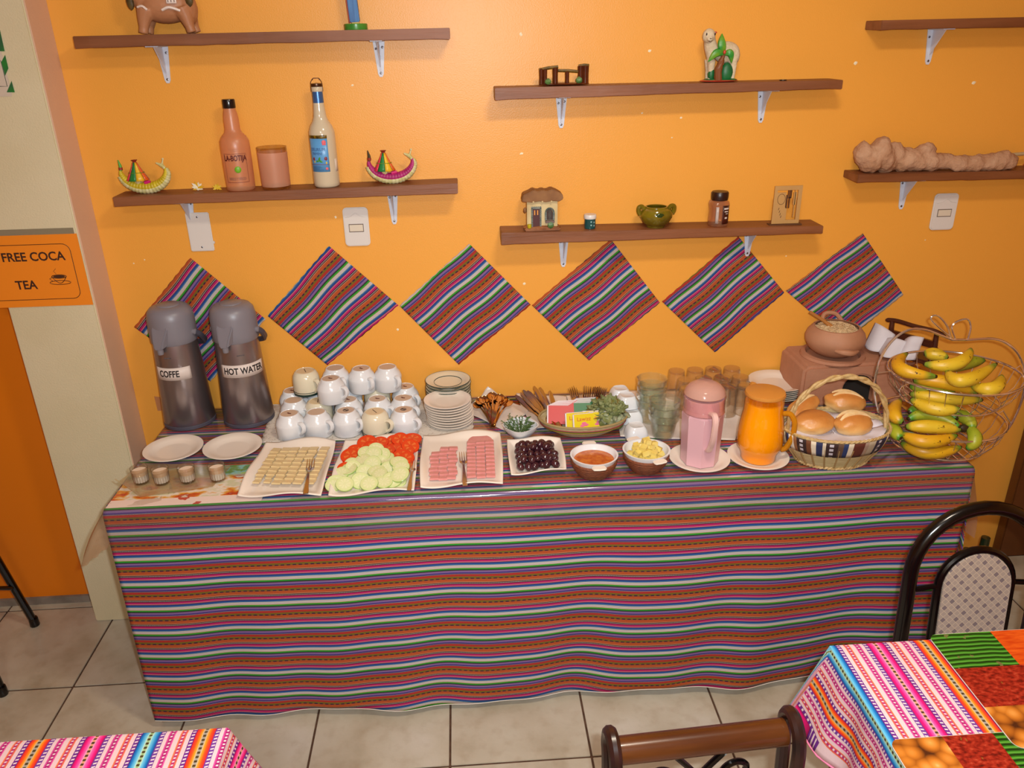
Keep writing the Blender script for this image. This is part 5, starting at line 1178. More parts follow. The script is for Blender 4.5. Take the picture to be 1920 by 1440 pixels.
mk('glass_neck', lathe([(.0562, .170), (.0565, .198), (.0590, .204), (.0575, .206)], 48, cap=False), m_pinkg, t)
mk('domed_lid', lathe([(.0535, .2062), (.0560, .209), (.0520, .222), (.042, .233), (.025, .241), (0, .2435)], 40), mat('lid_pink', 'd4a494', .15, Transmission_Weight=.3, IOR=1.2, spec=.8), t)
hd = radians(-90-32.5+4); d = Vector((cos(hd), sin(hd), 0))
mk('handle', tube(bez([d*.055+Vector((0, 0, .172)), d*.082+Vector((0, 0, .178)), d*.092+Vector((0, 0, .160)), d*.085+Vector((0, 0, .110)), d*.066+Vector((0, 0, .070)), d*.054+Vector((0, 0, .060))], 6), .0068, 8, sec=lambda a: 1+.3*abs(sin(a))), mat('pink_handle', 'deb4ac', .08, spec=.9), t)
m_oj = mat('orange_juice', 'ffb000', .25, col2='fca800', nscale=10); m_ojg = glassy('orange_tint_glass', 'fff2d8', .03, .6, .05)
t = thing('juice_jug', 'round clear jug of bright orange juice with a flat lid', 'jug', (qb.x, qb.y, JZ), rz=radians(-28))
mk('juice', lathe([(0, .002), (.045, .002), (.047, .006), (.0475, .018), (.052, .030), (.0605, .045), (.0625, .065), (.0610, .095), (.0560, .130), (.0520, .155), (.0515, .178), (0, .178)], 44), m_oj, t)
mk('glass_wall', lathe([(.046, 0), (.0485, .004), (.0490, .018), (.0535, .029), (.0620, .044), (.0640, .065), (.0625, .096), (.0575, .131), (.0535, .156), (.0530, .195), (.0545, .198)], 44, cap=False), m_ojg, t)
mk('lid', lathe([(.0540, .1982), (.0550, .202), (.0530, .208), (.040, .211), (0, .212)], 40), mat('orange_lid', 'e8a44c', .2, Transmission_Weight=.4, IOR=1.2), t)
mk('spout', tf(prism([(-.012, .0), (.012, .0), (.005, .016), (-.005, .016)], .199, .211), (-.036, .036, 0), (0, 0, radians(45))), mat('orange_lid'), t, bevel=.003)
mk('handle', tube(bez([(.052, 0, .150), (.072, -.002, .152), (.086, -.004, .128), (.084, -.004, .085), (.072, -.002, .050), (.060, 0, .040)], 6), .0075, 10), mat('orange_handle', 'd8901c', .12, Transmission_Weight=.4, IOR=1.2), t)
# ================================================================ CLAY STOVE, POT, RACK
m_stove = mat('stove_clay', 'b88264', .8, col2='a87256', nscale=7, bump=.0012, bscale=70)
m_hole = mat('opening_shade', '1a1512', .95)  # near-black colour for the shade inside the arch
sx0, sx1 = ony(1507, 690, -.20).x, 2.80; syf = -.205; szt = .897
t = thing('clay_stove', 'large terracotta clay stove with an arched opening at the right end of the table', 'stove', (sx0, -.12, ZT+.0004))
W_ = sx1-sx0; H_ = szt-ZT
op = ony(1607, 748, syf); ox0 = op.x-sx0-.050; ox1 = op.x-sx0+.052; oh = ony(1605, 706, syf).z-ZT
arch = [(ox1, 0), (ox1, oh-.045)]+[((ox0+ox1)/2+(ox1-ox0)/2*cos(a), oh-.045+.045*sin(a)) for a in [pi*k/12 for k in range(1, 12)]]+[(ox0, oh-.045), (ox0, 0)]
out = [(0.0, 0), (0.0, H_-.02), (.006, H_-.006), (.02, H_), (W_*.62, H_+.004), (W_*.72, H_-.004), (W_*.85, H_-.03), (W_*.97, H_-.055), (W_, H_-.075), (W_, 0)]
poly = out+arch
mk('body', ex_xz(list(reversed(poly)), -.085, .108), m_stove, t, bevel=.009)
mk('opening_shade_plate', ex_xz(list(reversed([(x, z) for x, z in arch])), -.058, -.046), m_hole, t, smooth=False)  # black plate set into the arch in place of its shaded depth
rc = ony(1562, 655, -.115); rx = rc.x-sx0
mk('pot_ring', lathe([(.098, -.004), (.102, .002), (.099, .010), (.086, .012), (.080, .004)], 40, cap=False), m_stove, t).location = (rx, .005, H_)
for x0_, x1_ in ((W_*.62, W_*.97),):
    mk('side_pot_ring', tf(lathe([(.060, -.002), (.063, .004), (.058, .008), (.050, .004)], 32, cap=False), (0, 0, 0), (0, .14, 0)), m_stove, t).location = ((x0_+x1_)/2, .01, H_-.022)
m_pot = mat('pot_clay', 'b88464', .65, col2='a87454', nscale=8, bump=.0006, bscale=60)
pz = szt+.0085; pc = (sx0+rx, -.117, pz)
t = thing('clay_pot', 'round clay pot full of rolled oats standing on the clay stove', 'pot', pc)
mk('pot_body', shell([(.045, 0), (.060, .006), (.080, .022), (.0925, .045), (.0935, .058), (.088, .075), (.077, .088), (.073, .093)], .007, 44), m_pot, t)
mk('lip_handle', tube(bez([(-.035, -.083, .040), (-.015, -.098, .040), (.012, -.100, .037), (.040, -.083, .036)], 6), [.004+.006*sin(pi*i/18) for i in range(19)], 10), m_pot, t)
mk('rear_handle', tube(bez([(-.02, .068, .086), (-.006, .082, .108), (.028, .078, .108), (.048, .058, .084)], 6), .007, 8), m_pot, t)
m_oat = mat('oat_flakes', 'dec49a', .8, col2='ccaa7c', nscale=80)
rd = random.Random(4); fl_ = []
for k in range(900):
    a = rd.uniform(0, 6.28); r_ = .066*sqrt(rd.random()); z = .084+.016*(1-(r_/.066)**2)+rd.uniform(0, .002); s = rd.uniform(.0016, .0032)
    fl_.append(tf(([(s, 0, 0), (.3*s, .8*s, .0), (-.8*s, .6*s, 0), (-.8*s, -.6*s, 0), (.3*s, -.8*s, 0), (0, 0, .0012)], [(0, 1, 5), (1, 2, 5), (2, 3, 5), (3, 4, 5), (4, 0, 5), (4, 3, 2, 1, 0)]), (r_*cos(a), r_*sin(a), z), (rd.uniform(-.6, .6), rd.uniform(-.6, .6), rd.uniform(0, 6))))
fl_.append(lathe([(.0665, .078), (.066, .083), (.04, .094), (0, .099)], 30))
oats = mk('rolled_oats', join(*fl_), m_oat, smooth=False); oats.location = pc; oats['kind'] = 'stuff'; tag(oats, 'pale rolled oats heaped in the clay pot', 'oats')
sp = mk('wooden_spoon', tube([(-.022, -.008, .094), (-.045, .004, .112), (-.088, .018, .138)], [.0075, .0055, .006], 8, sec=lambda a: 1-.3*abs(sin(a))), mat('spoon_wood', 'a86a28', .5)); sp.location = pc; tag(sp, 'wooden spoon handle sticking out of the pot of oats', 'spoon')
# wooden rack with white napkins
m_dkw = mat('dark_varnished_wood', '3c1a12', .3, col2='542a18', nscale=10, stretch=(1, 6, 6))
A = onz(1668, 598, 1.000); B = onz(1760, 622, 1.000); d = (B-A); L_ = d.length; rz_ = atan2(d.y, d.x)
base = szt+.004; A.y = min(A.y, -.085)
t = thing('napkin_rack', 'dark wooden rack with a top bar holding white napkins behind the banana basket', 'rack', (A.x, A.y, base), rz=rz_)
h_ = 1.0-base
bar = tube(bez([(-.018, 0, h_-.004), (.02, 0, h_+.002), (L_*.5, 0, h_), (L_-.02, 0, h_+.001), (L_+.016, 0, h_-.006)], 6), [.004]+[.0075]*22+[.005, .004], 8)
mk('top_bar', bar, m_dkw, t)
for x in (.004, L_-.012): mk('side_post', tube([(x, 0, 0), (x+.002, 0, h_*.55), (x, 0, h_)], [.011, .009, .0075], 8), m_dkw, t)
mk('cross_bar', box(.004, -.008, h_*.45, L_-.010, .008, h_*.68), m_dkw, t, bevel=.003)
mk('base_block', box(-.012, -.045, 0, L_+.006, .035, .014), m_dkw, t, bevel=.003)
for k in range(3): mk('knob', ball(.008, 1, (L_-.002, -.005, .02+.013*k)), m_dkw, t)
m_nap = mat('paper_napkin', 'd0cad0', .7)
def nap(label, x, y, w, hgt, tw, i):
    V, F = grid(12, 10, lambda a, b: (x+w*(a-.5)*(1-.25*b*i), y-.030*sin(pi*a)*(1-.4*b)-.035*(1-b), .015+hgt*b*(1-.30*(a-.5)*tw)+.012*sin(pi*a)*b))
    M_ = t.matrix_basis; o = mk('paper_napkin', (V, F), m_nap, solid=.0016); o.location = t.location; o.rotation_euler = t.rotation_euler; return tag(o, label, 'napkin')
nap('white paper napkin curling out at the left of the dark wooden rack', .000, -.030, .085, h_*.62, 1.2, .6)
nap('white paper napkin curling in the middle of the dark wooden rack', .055, -.050, .070, h_*.42, -.6, 0)
nap('white paper napkin at the right of the dark wooden rack', .098, -.028, .062, h_*.55, -1.4, .3)
# ================================================================ BREAD BASKET
q = onz(1566, 796, ZT+.103); BX, BY = q.x, q.y; RX, RY = .150, .108
t = thing('bread_basket', 'oval wicker basket with a tall rope handle, holding four bread rolls', 'basket', (BX, BY, ZT))
m_wk = mat('pale_wicker', 'b49c6c', .65, col2='cbb888', nscale=60, stretch=(.4, .4, 8), bump=.001, bscale=150); m_stk = mat('wicker_stake', 'a08050', .6); m_rp = mat('rope_straw', 'c8ac78', .6, col2='b08c54', nscale=90)
pr = []
for k in range(23):
    u = k/22; pr.append((RX*(.66+.34*sin(u*1.45))*(1+(.007 if k % 2 else 0)), .001+.100*u))
wv = lambda a, j: 1+.009*sin(24*a+pi*(j % 2))
mk('woven_wall', shell(pr, .005, 96, mod=wv, sy=RY/RX), m_wk, t)
for k in range(24):
    a = 2*pi*k/24+.05; P = []
    for i in range(7):
        u = i/6*.75; r_ = RX*(.66+.34*sin(u*1.45))+.0022; P.append((r_*cos(a), r_*sin(a)*RY/RX, .002+.100*u))
    mk('stake', tube(P, .0028, 5), m_stk, t)
def braid(R, z, m, name, amp=.0025, r=.004, n=150, f=40):
    for ph in (0, pi): mk(name, tube([((R+amp*cos(f*a/1.+ph))*cos(a), (R+amp*cos(f*a+ph))*sin(a)*RY/RX, z+amp*sin(f*a+ph)) for a in [2*pi*k/n for k in range(n)]], r, 5, closed=True), m, t)
braid(RX*.672, .004, m_rp, 'foot_braid', f=30); braid(RX*1.0, .103, m_rp, 'rim_braid', .002, .0032, f=36)
hn = 60
for ph in (0, pi):
    P = []
    for k in range(hn+1):
        a = pi*k/hn; x = -(RX-.008)*cos(a)*(1.0+.02*sin(a)); z = .075+.178*sin(a)**.85; nx = cos(a)*-1; P.append((x+.0035*cos(ph+k*.5)*nx, .0035*sin(ph+k*.5)-.01, z+.0035*cos(ph+k*.5)*sin(a)))
    mk('rope_handle', tube(P, .0052, 7), m_rp, t)
def bandmat():
    m, nt, b = nt_new('aguayo_band'); g = NT(nt); u, v, vec = g.uv()
    f = g.math('FRACT', g.math('DIVIDE', u, .36))
    c = g.ramp(f, [(0, 'a89880'), (.05, '2c2438'), (.13, '24284e'), (.16, 'd8c8a8'), (.19, '5a3018'), (.215, 'd0c8a8'), (.44, '3a2420'), (.46, '24305c'), (.48, 'd8d0c0'), (.52, '8a5a34'), (.55, '2e1614'), (.62, '6a3a1c'), (.65, 'd8c8b0'), (.68, '22284e'), (.72, 'c8b8a0'), (.74, '2e1614'), (.81, '5a4030'), (.84, '22305c'), (.87, 'd0c0a8'), (.90, '5a2414'), (.97, '9a8070')], 'CONSTANT')
    z = g.math('LESS_THAN', g.math('ABSOLUTE', g.math('SUBTRACT', g.math('FRACT', g.math('MULTIPLY', v, 90)), .5)), .3)
    for a_ in (.09, .585, .775): c = g.mix(g.math('MULTIPLY', z, g.band(f, a_-.012, a_+.012)), c, L('b8b0b8'))
    nt.links.new(c, b.inputs['Base Color']); b.inputs['Roughness'].default_value = .8; return m
n_ = 120; V = []; UVb = []
for j in range(5):
    for i in range(n_+1):
        a = 2*pi*i/n_; u = .50+.47*j/4; r_ = RX*(.66+.34*sin(u*1.45))+.0038
        V.append((r_*cos(a), r_*sin(a)*RY/RX, .001+.101*u)); UVb.append((a*.118+.125, u*.08))
F = [(j*(n_+1)+i, j*(n_+1)+i+1, (j+1)*(n_+1)+i+1, (j+1)*(n_+1)+i) for j in range(4) for i in range(n_)]
mk('striped_band', (V, F), bandmat(), t, uv=lambda c, vi: UVb[vi], solid=.001)
V, F = [], []
def linf(a, b):
    an = 2*pi*a; r_ = b; return ((RX-.010)*r_*cos(an), (RY-.010)*r_*sin(an), .078+.018*b*b+.0035*sin(9*an+6*b)*b)
ln_ = mk('basket_liner', grid(48, 8, linf), mat('white_cloth', 'd4ccd4', .8), solid=.001); ln_.location = (BX, BY, ZT); tag(ln_, 'white cloth lining the bread basket', 'cloth')
def breadmat():
    m, nt, b = nt_new('bread_crust'); g = NT(nt); tc = nt.nodes.new('ShaderNodeTexCoord'); x = nt.nodes.new('ShaderNodeSeparateXYZ'); nt.links.new(tc.outputs['Generated'], x.inputs[0])
    c = g.ramp(g.math('ADD', x.outputs[2], g.math('MULTIPLY', g.math('SUBTRACT', g.noise(tc.outputs['Object'], 30, 4), .5), .5)), [(.05, 'e8cc98'), (.4, 'dcac68'), (.62, 'd0924c'), (.9, 'c07a38')], 'LINEAR')
    nt.links.new(c, b.inputs['Base Color']); b.inputs['Roughness'].default_value = .4; g.bump(g.noise(tc.outputs['Object'], 120, 3), .0006, b); return m
m_br = breadmat(); m_score = mat('pale_crumb', 'f0d8a8', .7, col2='e8c68c', nscale=60)
def bread(label, px, z, sx_, sy_, sz_, rz, scores, tilt=(0, 0), seed=0):
    q = onz(px[0], px[1], ZT+z+sz_*.5); t = thing('bread_roll', label, 'bread', (q.x, q.y, ZT+z), group='bread rolls in the basket', rot=(tilt[0], tilt[1], rz))
    mk('crust', ball(1, 4, (0, 0, sz_*.45), (sx_, sy_, sz_*.62), .045, seed), m_br, t)
    for k, (y0, ln, w) in enumerate(scores):
        P = []
        for i in range(9):
            x = (i/8-.5)*2*ln; yy = y0+.006*(1-(x/ln)**2); e = max(.02, 1-(x/sx_)**2-(yy/sy_)**2); P.append((x, yy, sz_*.45+sz_*.62*sqrt(e)*1.0+.0012))
        mk('pale_score', tube(P, [w*sin(pi*(.1+.8*i/8)) for i in range(9)], 6, sec=lambda a: .55+.45*abs(sin(a))), m_score, t)
bread('smooth round golden bread roll at the front left of the basket', (1525, 790), .082, .060, .047, .052, .15, [], seed=1)
bread('bread roll with two pale scores at the front right of the basket', (1600, 793), .082, .056, .043, .050, .15, [(.016, .044, .006), (-.006, .046, .010)], seed=2)
bread('twisted bread roll with curved scores at the back of the basket', (1584, 753), .094, .060, .040, .050, -.1, [(.014, .040, .007), (-.008, .044, .007)], (0, .1), seed=3)
bread('long bread roll leaning up at the left rear of the basket', (1505, 760), .092, .062, .032, .042, .55, [(.000, .046, .008)], (.25, -.25), seed=4)
# ================================================================ APPLE SHAPED WIRE BASKET WITH BANANAS
m_chr = mat('chrome_wire', 'ece6e2', .13, .92)
U = onz(1790, 697, .985); Lo = onz(1765, 781, .846); FC = Vector(((U.x+Lo.x)/2, (U.y+Lo.y)/2, ZT))
t = thing('fruit_basket', 'two tier chrome wire fruit basket in the outline of an apple', 'basket', FC)
yf = FC.y
def rel(px, py): p = ony(px, py, yf); return (p.x-FC.x, 0, max(p.z-ZT, .004))
op_ = [rel(*q) for q in [(1786, 637), (1765, 629), (1735, 618), (1706, 618), (1678, 634), (1655, 664), (1643, 700), (1640, 735), (1648, 775), (1665, 815), (1690, 848)]]
opr = [rel(*q) for q in [(1786, 637), (1815, 637), (1860, 635), (1890, 645), (1912, 668), (1922, 705), (1916, 750), (1896, 795), (1868, 828), (1836, 848)]]
mk('apple_frame', join(tube(bez(op_, 6), .0034, 8), tube(bez(opr, 6), .0034, 8)), m_chr, t)
for sgn, cx_ in ((0, 1768), (1, 1810)):
    b = rel(1788+4*sgn, 637); pk = rel(1758 if not sgn else 1812, 592 if not sgn else 598); pk2 = rel(1747 if not sgn else 1786, 600 if not sgn else 610); pk3 = rel(1775 if not sgn else 1820, 610 if not sgn else 612)
    mk('leaf_loop', tube(bez([b, pk2, pk, pk3, rel(1784 if not sgn else 1815, 636)], 6), .0026, 7), m_chr, t)
br = .112
mk('base_ring', tube([(br*cos(a)+0, br*sin(a)*.95-.0, .0045) for a in [2*pi*k/60 for k in range(60)]], .0036, 8, closed=True), m_chr, t)
def tier(c, zr, R, dep, nrib):
    cx, cy, z0 = c.x-FC.x, c.y-FC.y, zr-ZT
    mk('tier_rim', tube([(cx+R*cos(a), cy+R*.92*sin(a), z0) for a in [2*pi*k/72 for k in range(72)]], .0032, 8, closed=True), m_chr, t)
    rb = R*.74
    mk('tier_bottom_ring', tube([(cx+rb*cos(a), cy+rb*.92*sin(a), z0-dep) for a in [2*pi*k/60 for k in range(60)]], .0026, 8, closed=True), m_chr, t)
    for k in range(nrib):
        a = 2*pi*k/nrib; mk('rib_wire', tube([(cx+R*cos(a), cy+R*.92*sin(a), z0), (cx+R*.93*cos(a), cy+R*.94*.92*sin(a), z0-dep*.5), (cx+rb*cos(a), cy+rb*.92*sin(a), z0-dep)], .0011, 5), m_chr, t)
    for k in range(-4, 5):
        x = rb*k/5; w = rb*.92*sqrt(max(0, 1-(k/5)**2)); mk('floor_wire', tube([(cx+x, cy-w, z0-dep), (cx+x, cy+w, z0-dep)], .0013, 5), m_chr, t)
tier(U, .985, .176, .080, 26); tier(Lo, .846, .170, .080, 24)
for z_, R_, c in ((.985, .176, U), (.846, .170, Lo)):
    for s in (-1, 1):
        x0 = c.x-FC.x+s*R_; zz = z_-ZT; fr_ = (opr if s > 0 else op_); P = min(fr_, key=lambda p: abs(p[2]-zz)); mk('hook_wire', tube([(x0, c.y-FC.y, zz), (x0+s*.012, 0, zz+.010), (P[0], 0, P[2])], .0018, 6), m_chr, t)
def banmat(name, c0, c1, tip):
    m, nt, b = nt_new(name); g = NT(nt); tc = nt.nodes.new('ShaderNodeTexCoord'); u, v, vec = g.uv()
    c = g.mix(g.ramp(g.noise(tc.outputs['Object'], 12, 3), [(.35, '000000'), (.65, 'ffffff')], 'LINEAR'), L(c0), L(c1))
    e = g.math('ABSOLUTE', g.math('SUBTRACT', u, .5)); c = g.mix(g.ramp(e, [(.36, '000000'), (.44, 'ffffff')], 'LINEAR'), c, L(tip))
    c = g.mix(g.math('GREATER_THAN', g.noise(tc.outputs['Object'], 55, 4), .69), c, L('4a2e10')); c = g.mix(g.math('GREATER_THAN', e, .478), c, L('33240f'))
    c = g.mix(g.math('MULTIPLY', g.math('GREATER_THAN', g.noise(tc.outputs['Object'], 30, 3, (1, 5, 5)), .68), .6), c, L('6a5010'))
    nt.links.new(c, b.inputs['Base Color']); b.inputs['Roughness'].default_value = .4; return m
bm_y = banmat('banana_yellow', 'd0a81c', 'd8b830', '7a9030'); bm_o = banmat('banana_deep_yellow', 'd09414', 'd4a41c', '6a8a28'); bm_g = banmat('banana_green', '8a9a20', 'a8a828', '4f8a28')
def banana(p, m, label, r=.0185):
    A, B, C = [onz(x, y, z) for x, y, z in p]; M_ = B*2-(A+C)*.5
    P = [A*(1-u)**2+M_*2*u*(1-u)+C*u*u for u in [i/20 for i in range(21)]]
    R = []
    for i in range(21):
        u = i/20; w = min(1, sin(pi*u)**.45*1.02) if 0 < u < 1 else 0; R.append(max(.0042, r*w))
    R[0] = .0050; R[1] = .0085; R[-1] = .004; c = P[10].copy(); n = 10
    V, F = tube([q-c for q in P], R, n, sec=lambda a: 1+.045*cos(5*a))
    o = mk('banana', (V, F), m, uv=lambda co, vi: ((vi//n)/20, 0), angle=70); o.location = c; return tag(o, label, 'banana')
UB = [([(1700, 663, 1.017), (1688, 690, 1.017), (1757, 706, 1.010)], bm_o, 'deep yellow banana curling round the left edge of the upper basket'),
      ([(1732, 664, 1.014), (1752, 664, 1.017), (1778, 672, 1.012)], bm_y, 'banana tucked behind at the back left of the upper basket'),
      ([(1820, 655, 1.054), (1792, 682, 1.040), (1731, 682, 1.032)], bm_y, 'topmost yellow banana lying across the upper basket'),
      ([(1776, 695, 1.022), (1808, 713, 1.024), (1868, 682, 1.032)], bm_y, 'banana on top at the right of the upper basket'),
      ([(1845, 676, 1.007), (1805, 682, 1.014), (1776, 692, 1.002)], bm_g, 'greenish banana behind the crossing ones in the upper basket'),
      ([(1878, 705, 1.000), (1862, 728, 0.998), (1820, 722, 0.992)], bm_y, 'banana at the far right rim of the upper basket'),
      ([(1712, 713, 0.984), (1768, 716, 0.992), (1835, 736, 0.968)], bm_o, 'deep yellow banana lying just above the front rim of the upper basket'),
      ([(1706, 738, 0.937), (1768, 746, 0.942), (1842, 750, 0.935)], bm_y, 'banana seen through the front wires of the upper basket'),
      ([(1708, 748, 0.928), (1752, 766, 0.922), (1800, 766, 0.928)], bm_y, 'lowest banana in the upper basket'),
      ([(1705, 722, 0.960), (1745, 730, 0.955), (1790, 735, 0.950)], bm_g, 'banana in the middle layer of the upper basket')]
LB = [([(1688, 750, 0.894), (1676, 774, 0.888), (1694, 792, 0.880)], bm_o, 'short banana upright at the left of the lower basket'),
      ([(1704, 774, 0.884), (1744, 762, 0.896), (1796, 786, 0.884)], bm_g, 'green banana at the back of the lower basket'),
      ([(1702, 786, 0.880), (1748, 778, 0.890), (1800, 802, 0.874)], bm_g, 'greenish yellow banana below the green one in the lower basket'),
      ([(1698, 800, 0.870), (1745, 800, 0.878), (1802, 806, 0.864)], bm_y, 'large banana lying across the front of the lower basket'),
      ([(1690, 812, 0.848), (1738, 828, 0.848), (1794, 816, 0.850)], bm_o, 'banana just above the front rim wire of the lower basket'),
      ([(1690, 830, 0.808), (1742, 848, 0.806), (1802, 838, 0.810)], bm_o, 'lowest banana in the lower basket'),
      ([(1812, 798, 0.862), (1828, 822, 0.848), (1812, 842, 0.818)], bm_g, 'green banana standing at the right of the lower basket'),
      ([(1775, 775, 0.880), (1812, 784, 0.880), (1822, 806, 0.862)], bm_g, 'green curved banana at the right rear of the lower basket'),
      ([(1672, 788, 0.852), (1678, 808, 0.848), (1690, 822, 0.844)], bm_g, 'small greenish banana tip low at the left of the lower basket')]
for p, m, l in UB: banana(p, m, l)
for p, m, l in LB: banana(p, m, l)
mk('banana_stem', ball(1, 2, (0, 0, 0), (.016, .012, .012), .1), bm_g).location = onz(1806, 803, .862)
bs = bpy.data.objects['banana_stem']; gb = [o for o in bpy.data.objects if o.name.startswith('banana') and o.get('label', '').startswith('green banana at the back of the lower')][0]; bs.parent = gb; bs.location = bs.location-gb.location
# ================================================================ DINING CHAIRS AND TABLES
m_bt = mat('black_tube', '060405', .2, spec=.5)
def diamat():
    m, nt, b = nt_new('diamond_fabric'); g = NT(nt); u, v, vec = g.uv(); s = 62.
    p = g.math('MULTIPLY', g.math('ADD', u, v), s); q = g.math('MULTIPLY', g.math('SUBTRACT', u, v), s)
    fp, fq = g.math('FRACT', p), g.math('FRACT', q)
    ch = g.math('LESS_THAN', g.math('MODULO', g.math('ABSOLUTE', g.math('FLOOR', p)), 2.), .5); ch2 = g.math('LESS_THAN', g.math('MODULO', g.math('ABSOLUTE', g.math('FLOOR', q)), 2.), .5)
    c = g.mix(g.math('MULTIPLY', ch, ch2), L('a8988c'), L('7c6e70'))
    ln = g.math('MAXIMUM', g.math('LESS_THAN', fp, .10), g.math('LESS_THAN', fq, .10)); c = g.mix(ln, c, L('c8b49c'))
    nt.links.new(c, b.inputs['Base Color']); b.inputs['Roughness'].default_value = .8; g.bump(g.noise(vec, 600, 2), .0004, b); return m
m_dia = diamat()
def arch_pts(w, h, z0, y=0, n=18, lean=0.):
    P = [(-w, y, z0), (-w, y, z0+(h-z0-w)*.5), (-w, y, h-w)]+[(-w*cos(a), y, h-w+w*sin(a)) for a in [pi*k/n for k in range(1, n)]]+[(w, y, h-w), (w, y, z0+(h-z0-w)*.5), (w, y, z0)]
    return [(x, yy-lean*max(0, z-.45), z) for x, yy, z in P]
def arch_chair(label, loc, rz, cat='chair', group=None):
    t = thing('arched_chair', label, cat, loc, rz=rz, group=group)
    W2 = .158; HH = .873; le = -.12
    mk('outer_arch', tube(arch_pts(W2, HH, .0, lean=le), .0165, 12), m_bt, t)
    mk('inner_arch', tube(arch_pts(.088, HH-.106, .50, y=.0, lean=le), .0100, 10), m_bt, t)
    for z in (.50, HH-.20):
        for s in (-1, 1): mk('side_bar', tube([(s*W2, -le*(z-.45)*0, z) if False else (s*W2, -le*-(z-.45)*-1, z), (s*.088, -le*(z-.45), z+.008)], .0065, 8), m_bt, t)
    P = [(x*.93, z) for x, _, z in arch_pts(.088, HH-.110, .505)]; V = [(x, .007+.12*(z-.45), z) for x, z in P]+[(x, -.012+.12*(z-.45), z) for x, z in P]; n = len(P)
    F = [tuple(range(n)), tuple(range(2*n-1, n-1, -1))]+[(i, (i+1) % n, n+(i+1) % n, n+i) for i in range(n)]
    mk('backrest_pad', (V, F), m_dia, t, uv=lambda c, vi: (c[0], c[2]), smooth=False)
    V, F = prism(ell(0, -.20, .205, .205, 32), .44, .485); mk('seat', (V, F), m_dia, t, bevel=.012, uv=lambda c, vi: (c[0], c[1]))
    for s in (-1, 1): mk('front_leg', tube([(s*.15, -.36, .44), (s*.185, -.39, 0)], .0145, 10), m_bt, t)
    for s in (-1, 1): mk('stretcher', tube([(s*.15, 0, .20), (s*.165, -.38, .20)], .009, 8), m_bt, t)
    mk('seat_ring', tube([(.20*cos(a), -.20+.20*sin(a), .436) for a in [2*pi*k/40 for k in range(40)]], .010, 8, closed=True), m_bt, t)
    return t
arch_chair('black tube chair with an arched back and pale diamond patterned pad', (2.458, -1.05, 0), 0.)
arch_chair('black tube chair standing further back at the right edge of the photo', (3.16, -.62, 0), radians(100))
# chair with turned wooden top rail, bottom centre
zr = .70; A = onz(1158, 1408, zr); B = onz(1470, 1372, zr); d = B-A; Lr = d.length; rz_ = atan2(d.y, d.x)
t = thing('rail_chair', 'dark metal chair with a thick wooden top rail and scrolls, at the bottom centre', 'chair', (A.x, A.y, 0), rz=rz_)
m_rail = mat('walnut_rail', '5e3212', .24, col2='45210c', nscale=7, stretch=(.6, 4, 4), Coat_Weight=.4)
mk('top_rail', tube([(0, 0, zr), (Lr, 0, zr)], .025, 24), m_rail, t)
m_post = mat('dark_bronze_tube', '1e1010', .28, col2='3a1c12', nscale=14, spec=.6)
for x in (-.012, Lr+.012):
    P = bez([(x, -.02, 0), (x, -.005, .35), (x, .014, zr-.06), (x, .026, zr+.005), (x, .012, zr+.034), (x, -.012, zr+.036), (x, -.034, zr+.01), (x, -.040, zr-.06), (x, -.03, .43), (x, -.02, .40)], 6)
    mk('side_post', tube(P, .0125, 10), m_post, t)
def scroll(cx, s):
    P = []
    for k in range(30):
        a = k/29*4.4; r_ = .009+.0085*a; P.append((cx+s*(r_*cos(a)-.0), 0, zr-.085+r_*sin(a)*1.0))
    return P
for cx, s in ((.075, 1), (Lr-.075, -1)): mk('scroll', tube(scroll(cx, -s), .0062, 8), m_bt, t)
for s in (-1, 1): mk('curved_brace', tube(bez([(Lr/2-s*.055, 0, zr-.02), (Lr/2-s*.01, 0, zr-.075), (Lr/2+s*.03, 0, zr-.14), (Lr/2+s*.02, 0, .47)], 6), .0062, 8), m_bt, t)
mk('lower_rail', tube([(0, -.008, .46), (Lr, -.008, .46)], .010, 10), m_bt, t)
sxx = Lr/2; mk('seat', box(sxx-.18, -.40, .42, sxx+.18, -.02, .455), mat('seat_pad', '8a7468', .8), t, bevel=.012)
for x in (sxx-.165, sxx+.165): mk('front_leg', tube([(x, -.385, .42), (x, -.39, 0)], .0125, 10), m_bt, t)
# left metal stool, only its right legs in view
F1 = onz(66, 1172, 0); F2 = onz(6, 1302, 0)
t = thing('metal_stool', 'black metal stool whose splayed legs show at the left edge', 'stool', (F1.x-.22, (F1.y+F2.y)/2, 0))
cx, cy = F1.x-.22, (F1.y+F2.y)/2
for fx, fy in ((F1.x-cx, F1.y-cy), (F2.x-cx, F2.y-cy), (-(F1.x-cx), F1.y-cy), (-(F2.x-cx), F2.y-cy)):
    mk('leg', tube([(fx, fy, .012), (fx*.62, fy*.62, .68)], .0125, 10), m_bt, t); mk('rubber_foot', lathe([(.015, 0), (.016, .002), (.015, .03), (.013, .034)], 14), m_bt, t).location = (fx, fy, 0)
mk('seat', lathe([(0, .68), (.17, .68), (.175, .69), (.17, .72), (0, .725)], 36), mat('stool_seat', '241814', .5), t)
mk('foot_ring', tube([(.19*cos(a), .19*sin(a), .25) for a in [2*pi*k/40 for k in range(40)]], .008, 8, closed=True), m_bt, t)
for s in (-1, 1): mk('cross_brace', tube([(.16, s*.14, .40), (.20, -s*.14, .18)], .007, 8), m_bt, t)
